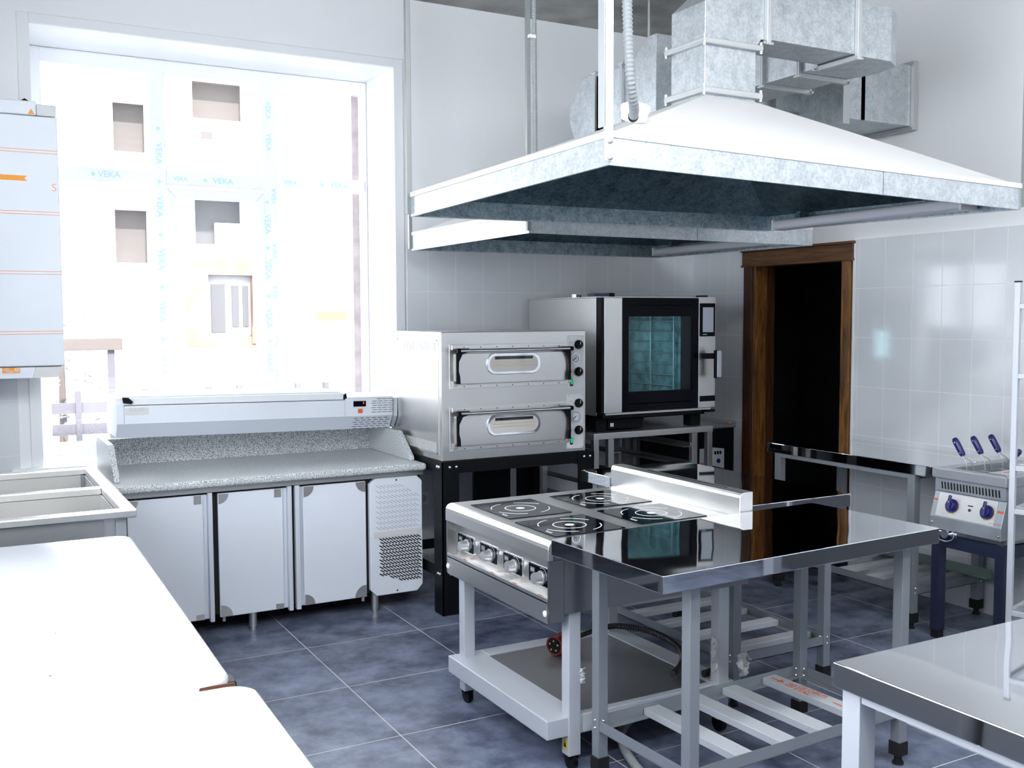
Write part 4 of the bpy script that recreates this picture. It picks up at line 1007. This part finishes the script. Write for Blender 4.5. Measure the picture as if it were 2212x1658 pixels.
# ------------------------------------------------------------------ chest freezers
def freezer(label, y1, y0, extra):
    o = (0, 0, 0)
    loc = (-4.73, (y0+y1)/2, 0)
    t = thing('chest_freezer', label, 'freezer', loc, R(-1.1), 'white chest freezers')
    hw, hl = .365, (y1-y0)/2
    build('body', MB().rrect((0, 0, .03), X, Y, 2*hw-.03, 2*hl-.03, .05, Z*.755), 'freezer_side', t)
    ld = build('lid', MB().rrect((0, 0, .79), X, Y, 2*hw, 2*hl, .06, Z*.06, 8), 'white_enamel', t, bevel=.012, seg=3)
    build('gasket', MB().rrect((0, 0, .785), X, Y, 2*hw-.04, 2*hl-.04, .05, Z*.005), 'blackgap', t)
    sp = MB()
    for (x, y, r) in extra: sp.cyl((x, y, .8502), (x, y, .8506), r, 8)
    if extra: build('scuff_marks', sp, 'rust', ld)
    for x in (-hw+.08, hw-.08):
        for y in (-hl+.1, hl-.1): build('foot', MB().cyl((x, y, 0), (x, y, .03), .025, 12), 'black', t)
    return t, ld, hw, hl
f1, ld1, hw, hl = freezer('white chest freezer lid nearest the double sink', -2.24, -3.905, ((-.10, .28, .004), (.02, -.62, .003), (.05, -.30, .002), (.20, .30, .002), (-.22, -.45, .002)))
build('corner_plug', MB().box(hw-.012, hw+.012, -hl+.03, -hl+.085, .805, .835), 'black', ld1, bevel=.003)
build('worn_edge', MB().rrect((hw-.035, -hl-.001, .838), X, Z, .075, .012, .004, Y*.004), 'rust', ld1)
f2, ld2, hw, hl = freezer('white chest freezer lid closest to the camera, bottom left corner', -3.93, -5.55, ((.10, .35, .002),))

# ------------------------------------------------------------------ extractor hoods
def lerp(a, b, f): return a+(b-a)*f
def hood(name, label, corners, h, base, zb, lamp, seam, rods):
    """corners: A near left, B far left, D far right, C near right (lower rim edge); base: rectangle of the neck"""
    A, B, C, D = [Vector(c) for c in corners]
    o = ((A+C+B+D)/4); o = (o.x, o.y, min(A.z, B.z, C.z, D.z))
    t = thing(name, label, 'extractor hood', o)
    tz = Vector((0, 0, h)); w = .012
    def inset(p, s):
        c = Vector((o[0], o[1], p.z)); d = p-c
        return Vector((p.x-math.copysign(s, d.x), p.y-math.copysign(s, d.y), p.z))
    for P, Q, nm in ((A, B, 0), (B, D, 0), (D, C, 0), (A, C, 1)):
        pieces = [(0, 1)] if not nm else [(0, seam), (seam+.002, 1)]
        for f0, f1 in pieces:
            p, q = P.lerp(Q, f0), P.lerp(Q, f1)
            pi, qi = inset(P, w).lerp(inset(Q, w), f0), inset(P, w).lerp(inset(Q, w), f1)
            build('rim_panel', MB(o).hexa([p, q, qi, pi, p+tz, q+tz, qi+tz, pi+tz]), 'galv', t)
            build('inner_rim', MB(o).hexa([pi+Z*.004, qi+Z*.004, inset(qi, .003)+Z*.004, inset(pi, .003)+Z*.004, pi+tz, qi+tz, inset(qi, .003)+tz, inset(pi, .003)+tz]), 'galv_rim_shaded', t)
    cap = MB(o)
    for P, Q in ((A, B), (B, D), (D, C), (C, A)):
        p, q = P+tz, Q+tz; n_ = (Vector((o[0], o[1], p.z))-(p+q)/2); n_.z = 0; n_ = n_.normalized()
        cap.hexa([p-n_*.004, q-n_*.004, q+n_*.02, p+n_*.02, p-n_*.004+Z*.022, q-n_*.004+Z*.022, q+n_*.02+Z*.022, p+n_*.02+Z*.022])
    build('top_edge', cap, 'canopy_white', t, bevel=.002)
    x0, x1, y0, y1 = base
    T = dict(A=Vector((x0, y0, zb)), B=Vector((x0, y1, zb)), C=Vector((x1, y0, zb)), D=Vector((x1, y1, zb)))
    top = dict(A=A+tz, B=B+tz, C=C+tz, D=D+tz)
    cm, im = MB(o), MB(o)
    for a, b in (('A', 'B'), ('B', 'D'), ('D', 'C'), ('C', 'A')):
        p, q, u, v = top[a]+Z*.012, top[b]+Z*.012, T[b], T[a]
        cm.add([p, q, u, v], [(0, 1, 2, 3)])
        d = Z*-.02
        p2, q2 = inset(top[a], .016)+Z*-.008, inset(top[b], .016)+Z*-.008
        im.add([p2, q2, u+d, v+d], [(3, 2, 1, 0)])
    build('canopy', cm, 'canopy_white', t)
    build('inner_canopy', im, 'galv_shaded', t)
    x, ya, yb, z = lamp
    lm = build('lamp', MB(o).rrect((x, (ya+yb)/2, z), X, Z, .10, .05, .02, Y*((ya-yb)/2)).rrect((x, (ya+yb)/2, z), X, Z, .10, .05, .02, Y*((yb-ya)/2)), 'lamp_tube', t)
    for q in (ya-.012, yb): build('end_cap', MB(o).box(x-.052, x+.052, q, q+.012, z-.026, z+.026), 'print_white', lm)
    for q in (ya+.12, yb-.15): build('bracket', MB(o).box(x-.01, x+.05, q, q+.03, z+.025, z+.06), 'galv_shaded', lm)
    for P, kind in rods:
        s = Vector((math.copysign(.007, P.x-o[0]), math.copysign(.007, P.y-o[1]), 0)); q = P+s
        if kind == 'strap':
            rd_ = build('hanger_strap', MB(o).box(q.x-.016, q.x+.016, q.y-.004, q.y+.002, P.z+.01, 3.62).box(q.x-.018, q.x-.014, q.y-.004, q.y+.03, P.z+h+.03, 3.62), 'zinc_bright', t)
            build('bolt', MB(o).sphere((q.x+.004, q.y-.005, P.z+h*.25), .009, 6).sphere((q.x+.004, q.y-.005, P.z+h*.85), .009, 6), 'zinc_bright', rd_)
        else:
            build('hanger_rod', MB(o).box(q.x-.010, q.x+.010, q.y-.010, q.y-.006, P.z+.01, 3.62).box(q.x-.010, q.x-.006, q.y-.006, q.y+.010, P.z+.01, 3.62), 'rod_grey', t)
    return t, T
A1, B1, C1, D1 = Vector((-3.062, -3.38, 2.092)), Vector((-3.075, -1.84, 2.066)), Vector((-1.0, -3.36, 2.051)), Vector((-1.0, -1.86, 2.076))
hood('extractor_hood', 'large white topped extractor hood above the induction range', (A1, B1, C1, D1), .085, (-2.118, -1.842, -2.692, -2.468), 2.53,
     (-1.09, -3.17, -2.06, 2.088), .60, ((A1, 'strap'), (B1, 'rod'), (C1, 'rod')))
A2, B2, C2, D2 = Vector((-2.385, -1.69, 2.03)), Vector((-2.386, -.24, 2.03)), Vector((-.445, -1.645, 2.03)), Vector((-.51, -.25, 2.03))
hood('extractor_hood', 'lower extractor hood over the pizza oven, behind the larger hood', (A2, B2, C2, D2), .09, (-1.55, -1.27, -1.08, -.80), 2.47,
     (-.62, -1.50, -.40, 2.06), .55, ((A2, 'rod'), (B2, 'rod')))

o = (-2.84, -3.2, 2.26)
t = thing('junction_box', 'round white junction box on the hood above the range', 'junction box', o)
P_(t, 'box_body', MB(o).cyl((-2.838, -3.20, 2.285), (-2.842, -3.212, 2.308), .045, 24), 'white_plastic')
P_(t, 'box_lid', MB(o).cyl((-2.842, -3.212, 2.308), (-2.845, -3.219, 2.321), .050, 24), 'white_plastic', bevel=.003)
o = (-3.0, -3.38, 2.3)
t = thing('flexible_conduit', 'thick grey corrugated conduit beside the strap, bending to the junction box', 'conduit', o)
P_(t, 'sleeve', hose(MB(o), [(-3.025, -3.402, 3.61), (-3.022, -3.402, 3.2), (-3.02, -3.402, 2.9), (-3.006, -3.405, 2.75), (-3.008, -3.40, 2.6), (-3.0, -3.40, 2.42), (-2.985, -3.39, 2.34), (-2.945, -3.35, 2.285), (-2.89, -3.27, 2.275)], .0165, .013), 'conduit_grey')
P_(t, 'clip', MB(o).box(-3.078, -3.02, -3.425, -3.3935, 2.79, 2.81), 'white_plastic', bevel=.002)
P_(t, 'end_gland', MB(o).cyl((-2.90, -3.283, 2.2745), (-2.885, -3.262, 2.275), .0175, 14), 'black')
o = (-2.35, -1.7, 2.2)
t = thing('thin_conduit', 'thin grey conduit running down the rod of the lower hood', 'conduit', o)
P_(t, 'sleeve', hose(MB(o), [(-2.365, -1.71, 3.61), (-2.363, -1.71, 3.0), (-2.36, -1.71, 2.5), (-2.352, -1.705, 2.30), (-2.31, -1.66, 2.235), (-2.25, -1.58, 2.235)], .012, .012), 'conduit_grey')
P_(t, 'clip', MB(o).box(-2.40, -2.365, -1.73, -1.7095, 2.96, 2.975), 'white_plastic')

# ------------------------------------------------------------------ ventilation ducts
def flange(t, ax, pos, a0, a1, b0, b1, ww=.022, th=.024, ol=True):
    """bolted frame round a duct: ax is the axis it crosses"""
    o = t.location
    mb = MB(o); bo = MB(o)
    U_, V_ = {'x': (Y, Z), 'y': (X, Z), 'z': (X, Y)}[ax]; N_ = {'x': X, 'y': Y, 'z': Z}[ax]
    c = U_*((a0+a1)/2)+V_*((b0+b1)/2)+N_*(pos-th/2)
    mb.frame(c, U_, V_, a1-a0+2*ww, b1-b0+2*ww, ww, N_*th)
    f = build('flange', mb, 'zinc_bright', t, bevel=.002)
    for p in (a0-ww*.7, a1+ww*.7):
        for q in (b0-ww*.7, b1+ww*.7):
            c = U_*p+V_*q+N_*pos; bo.cyl(c-N_*.024, c+N_*.024, .007, 8)
    gap = MB(o).frame(U_*((a0+a1)/2)+V_*((b0+b1)/2)+N_*(pos-.0015), U_, V_, a1-a0+2*ww+.002, b1-b0+2*ww+.002, ww, N_*.003)
    build('flange_gap', gap, 'grey_plastic', f)
    build('bolt', bo, 'zinc_bright', f)
t = thing('hood_duct', 'galvanised duct rising from the larger hood and turning to the right', 'duct', (-1.98, -2.58, 2.50))
o = t.location
a0, a1, b0, b1 = -2.118, -1.842, -2.692, -2.468
P_(t, 'riser', MB(o).box(a0, a1, b0, b1, 2.525, 2.752), 'galv', bevel=.002)
flange(t, 'z', 2.552, a0, a1, b0, b1); flange(t, 'z', 2.752, a0, a1, b0, b1)
P_(t, 'elbow', MB(o).prism([(a0, b0, 2.755), (a1, b0, 2.755), (-1.812, b0, 2.795), (-1.79, b0, 2.795), (-1.79, b0, 3.08), (-1.93, b0, 3.08), (a0, b0, 2.915)], (0, b1-b0, 0)), 'galv', bevel=.002)
flange(t, 'x', -1.785, b0, b1, 2.795, 3.08)
P_(t, 'straight_run', MB(o).box(-1.78, -1.25, b0, b1, 2.80, 3.075), 'galv', bevel=.002)
flange(t, 'x', -1.245, b0, b1, 2.795, 3.05)
P_(t, 'corner_elbow', MB(o).prism([(-1.24, b0, 2.795), (-1.02, b0, 2.795), (-.915, b0+.06, 2.795), (-.88, b1-.02, 2.795), (-.92, -2.33, 2.795), (-1.225, -2.33, 2.795), (-1.24, b1, 2.795)], (0, 0, .245)), 'galv', bevel=.002)
flange(t, 'y', -2.325, -1.225, -.925, 2.795, 3.04)
P_(t, 'straight_run', MB(o).box(-1.225, -.925, -2.32, -2.075, 2.795, 3.04), 'galv', bevel=.002)
flange(t, 'y', -2.07, -1.225, -.925, 2.795, 3.04)
P_(t, 'straight_run', MB(o).box(-1.225, -.925, -2.065, -1.72, 2.795, 3.04), 'galv', bevel=.002)
flange(t, 'y', -1.715, -1.225, -.925, 2.795, 3.04)
P_(t, 'joining_piece', MB(o).box(-1.225, -.925, -1.71, -1.565, 2.795, 3.04), 'galv', bevel=.002)

t = thing('wall_duct', 'galvanised duct from the lower hood running out through the right wall', 'duct', (-.9, -1.3, 2.5))
o = t.location
P_(t, 'riser', MB(o).box(-1.55, -1.27, -1.08, -.80, 2.46, 2.66), 'galv', bevel=.002)
flange(t, 'z', 2.66, -1.55, -1.27, -1.08, -.80)
P_(t, 'elbow', MB(o).prism([(-1.55, -.80, 2.665), (-1.55, -.73, 2.80), (-1.55, -.73, 2.875), (-1.55, -.885, 3.03), (-1.55, -1.10, 3.03), (-1.55, -1.10, 2.665)], (.28, 0, 0)), 'galv', bevel=.002)
flange(t, 'y', -1.02, -1.55, -1.27, 2.66, 3.02, .016)
P_(t, 'straight_run', MB(o).box(-1.55, -1.27, -1.29, -1.02, 2.66, 3.012), 'galv', bevel=.002)
flange(t, 'y', -1.30, -1.55, -1.27, 2.66, 3.01)
P_(t, 'rising_section', MB(o).prism([(-1.55, -1.305, 2.66), (-1.55, -1.305, 3.0), (-1.55, -1.355, 3.0), (-1.55, -1.53, 3.12), (-1.55, -1.60, 3.12), (-1.55, -1.60, 2.66)], (.30, 0, 0)), 'galv', bevel=.002)
P_(t, 'straight_run', MB(o).box(-1.25, -.70, -1.56, -1.32, 2.775, 3.03), 'galv', bevel=.002)
P_(t, 'straight_run', MB(o).box(-.70, -.46, -1.60, -1.32, 2.80, 3.02), 'galv', bevel=.002)
flange(t, 'x', -.45, -1.60, -1.32, 2.80, 3.02)
P_(t, 'widening_section', MB(o).prism([(-.44, -1.32, 2.72), (-.44, -1.60, 2.72), (-.43, -1.98, 2.70), (-.40, -1.98, 2.70), (-.40, -1.32, 2.70)], (0, 0, .32)), 'galv_shaded')
P_(t, 'wall_stub', MB(o).box(-.52, -.03, -1.98, -1.60, 2.70, 3.04), 'galv', bevel=.002)
P_(t, 'support_plate', MB(o).box(-.578, -.528, -1.99, -1.985, 2.668, 2.90), 'zinc_bright')
flange(t, 'x', -.022, -1.98, -1.60, 2.70, 3.04, .024, .03)

# ceiling rod that carries the far duct
rod = build('threaded_rod', MB((-1.38, -1.27, 3.3)).cyl((-1.40, -1.33, 3.01), (-1.40, -1.33, 3.62), .008, 10), 'bare_steel')
rod.location = (-1.38, -1.27, 3.3); tag(rod, 'dark threaded rod hanging the far duct from the ceiling', 'rod')

# ------------------------------------------------------------------ outside the window
gr = build('ground', MB().box(-14, 14, .75, 24, -.9, -.75), 'ground', kind='structure')
t = thing('apartment_building', 'pale building with dark openings across the yard outside the window', 'building', (-2.0, 9.4, -.75))
o = t.location
# facade with real recesses: wall strips leave the openings free, a dark back stands behind
bx0, bx1, by = -9., 1.6, 9.
ops = [(-2.85, -2.40, 3.93, 4.64, 'facade_dim'), (-2.86, -2.40, 2.40, 3.15, 'facade_dim'), (-1.78, -1.03, 4.42, 5.05, 'facade_dim'), (-1.78, -1.07, 2.69, 3.40, 'facade_grey')]
def facade(mb, x0, x1, z0, z1, holes):
    xs = sorted({x0, x1, *[h[0] for h in holes], *[h[1] for h in holes]}); zs_ = sorted({z0, z1, *[h[2] for h in holes], *[h[3] for h in holes]})
    for i in range(len(xs)-1):
        for j in range(len(zs_)-1):
            cx, cz = (xs[i]+xs[i+1])/2, (zs_[j]+zs_[j+1])/2
            if any(h[0] < cx < h[1] and h[2] < cz < h[3] for h in holes): continue
            mb.box(xs[i], xs[i+1], by, by+.3, zs_[j], zs_[j+1])
    return mb
P_(t, 'facade', facade(MB(o), bx0, bx1, -.75, 5.6, ops+[(-1.93, -.75, 1.20, 2.48)]), 'facade')
for x0, x1, z0, z1, m in ops: P_(t, 'opening', MB(o).box(x0, x1, by+.29, by+.32, z0, z1), m)
P_(t, 'opening_infill', MB(o).box(-1.45, -1.07, by+.2, by+.28, 2.69, 3.02), 'facade')
P_(t, 'balcony_front', MB(o).box(-1.9, -.95, by-.5, by-.4, 3.75, 4.38).box(-1.9, -.95, by-.4, by, 3.75, 3.85), 'facade')
P_(t, 'balcony_band', MB(o).box(-1.9, -.90, by-.52, by-.4, 3.62, 3.75), 'pale_brick')
P_(t, 'vent', MB(o).box(-1.78, -1.62, by-.51, by-.5, 4.10, 4.20), 'facade_dim')
br = P_(t, 'brick_bay', MB(o).box(-1.93, -1.62, by-.02, by+.2, 1.2, 2.48).box(-1.62, -.75, by-.02, by+.2, 2.25, 2.48).box(-.98, -.75, by-.02, by+.2, 1.2, 2.25).box(-1.62, -.98, by-.02, by+.2, 1.2, 1.35), 'brick')
build('window_frame', MB(o).box(-1.62, -.98, by+.1, by+.2, 1.35, 2.25), 'ext_white', br)
build('window_glazing', MB(o).box(-1.56, -1.36, by+.08, by+.1, 1.42, 2.12).box(-1.26, -1.16, by+.08, by+.1, 1.50, 2.1).box(-1.10, -1.02, by+.08, by+.1, 1.5, 2.1), 'facade_grey', br)
P_(t, 'yellow_board', MB(o).box(.0, .50, by-.04, by, 1.58, 1.72).box(-1.0, -.6, by-.05, by-.03, 1.25, 1.5), 'ext_yellow')
P_(t, 'brick_patch', MB(o).box(.25, .42, by-.02, by, 2.72, 2.86).box(.40, .52, by-.02, by, 3.3, 3.42).box(.15, .45, by-.02, by, 1.95, 2.12), 'brick')
# brick edge of the opening seen through the right-hand panes
build('trim_2', MB().box(-2.475, -2.425, .56, .68, .8, 3.2), 'pipe_brick', kind='structure')
t = thing('yard_fence', 'grey rail fence low outside the window behind the counter', 'fence', (-3.0, 4.2, -.75))
o = t.location
for z in (-.10, .22, .42): P_(t, 'rail', MB(o).box(-5.2, -1.0, 4.18, 4.22, z+.32, z+.42), 'fence')
for k in range(14): P_(t, 'picket', MB(o).box(-5.1+k*.30, -5.05+k*.30, 4.16, 4.24, -.75, .95), 'fence')
t = thing('pergola_beam', 'brown ledge on posts outside the left pane', 'ledge', (-3.5, 6.2, -.75))
o = t.location
P_(t, 'beam', MB(o).box(-4.9, -3.2, 6.15, 6.35, 1.27, 1.40), 'ledge')
for x in (-4.7, -4.05, -3.35): P_(t, 'post', MB(o).box(x, x+.07, 6.2, 6.27, -.75, 1.27), 'fence')
def shrub(name, label, x, y, z, sx, sz):
    mb = MB((x, y, z))
    for k in range(520):
        a, b = random.gauss(0, .45), random.uniform(-1, 1)
        c = Vector((x+a*sx*(1.25-.45*b), y+random.uniform(-.3, .3), z+sz*.55+b*sz*.45)); d = Vector((random.uniform(-1, 1), random.uniform(-1, 1), random.uniform(-1, 1))).normalized()
        e = d.cross(Vector((.3, .5, .8))).normalized(); q = random.uniform(.03, .06)
        mb.prism([c-d*q, c+e*q*.5, c+d*q, c-e*q*.5], d.cross(e)*.004)
    f = build('foliage', mb, 'ext_tree'); f.location = (0, 0, 0)
    t = thing(name, label, 'shrub', (x, y, z)); f.parent = t
    build('trunk', MB((x, y, z)).cyl((x, y, z), (x, y, z+sz*.6), .06, 8, .03), 'ledge', t)
shrub('shrub', 'pale grey shrub beyond the fence outside the left pane', -3.75, 7.2, -.75, .55, 3.6)

# ------------------------------------------------------------------ light and camera
w = bpy.data.worlds.new('sky'); S.world = w; w.use_nodes = True
bg = w.node_tree.nodes['Background']; bg.inputs[0].default_value = (.86, .92, 1.0, 1); bg.inputs[1].default_value = 4.6
def portal(name, loc, rot, sx, sy):
    l = bpy.data.lights.new(name, 'AREA'); l.shape = 'RECTANGLE'; l.size = sx; l.size_y = sy; l.cycles.is_portal = True
    ob = bpy.data.objects.new(name, l); COL.objects.link(ob); ob.location = loc; ob.rotation_euler = rot
portal('daylight_portal', ((WX0+WX1)/2, .60, 2.0), (R(-90), 0, 0), 2.0, 2.3)
portal('daylight_portal', (-5.84, (L0+L1)/2, 2.05), (0, R(-90), 0), 2.3, L1-L0)
sun = bpy.data.lights.new('sun', 'SUN'); sun.energy = 7; sun.angle = R(2); sun.color = (1, .95, .9)
so = bpy.data.objects.new('sun', sun); COL.objects.link(so); so.rotation_euler = (R(48), 0, R(4)); so.location = (0, -12, 12)

M['fill_glow'] = emit_mat('fill_lamp_glow', (.93, .965, 1.), 22.)
def fill_lamp(x, y):  # unseen lamps added above the camera as fill light
    o = (x, y, 3.30)
    t = thing('fill_lamp', 'unseen white fill lamp added above the camera', 'ceiling lamp', o, 0, 'added fill lamps')
    build('housing', MB(o).box(x-.60, x+.60, y-.10, y+.10, 3.37, 3.39), 'white_plastic', t)
    build('diffuser', MB(o).box(x-.60, x+.60, y-.10, y+.10, 3.26, 3.3699), 'fill_glow', t)
    for q in (-.5, .5): build('hanger_wire', MB(o).cyl((x+q, y, 3.39), (x+q, y, 3.619), .004, 6), 'rod_grey', t)
for x in (-4.4, -2.2):
    for y in (-4.9, -6.4): fill_lamp(x, y)
cam = bpy.data.cameras.new('camera'); co = bpy.data.objects.new('camera', cam); COL.objects.link(co)
yaw, pitch, roll = .5023, .0653, -.0042
fw = Vector((math.sin(yaw)*math.cos(pitch), math.cos(yaw)*math.cos(pitch), -math.sin(pitch)))
rt = Vector((math.cos(yaw), -math.sin(yaw), 0)); upv = rt.cross(fw)
r_ = rt*math.cos(roll)+upv*math.sin(roll); u_ = -rt*math.sin(roll)+upv*math.cos(roll)
co.matrix_world = Matrix(((r_.x, u_.x, -fw.x, -4.8807), (r_.y, u_.y, -fw.y, -6.0556), (r_.z, u_.z, -fw.z, 1.6168), (0, 0, 0, 1)))
cam.sensor_fit = 'HORIZONTAL'; cam.sensor_width = 36; cam.lens = 2196.4/2212*36; cam.clip_start = .05
S.camera = co
S.view_settings.view_transform = 'Standard'; S.view_settings.look = 'None'
S.view_settings.exposure = 1.0; S.view_settings.gamma = 1; S.view_settings.use_curve_mapping = False
S.cycles.use_denoising = True
S.cycles.max_bounces = 10; S.cycles.diffuse_bounces = 6; S.cycles.glossy_bounces = 5; S.cycles.transmission_bounces = 6; S.cycles.transparent_max_bounces = 12
S.cycles.sample_clamp_indirect = 8.0; S.cycles.caustics_reflective = False; S.cycles.caustics_refractive = False
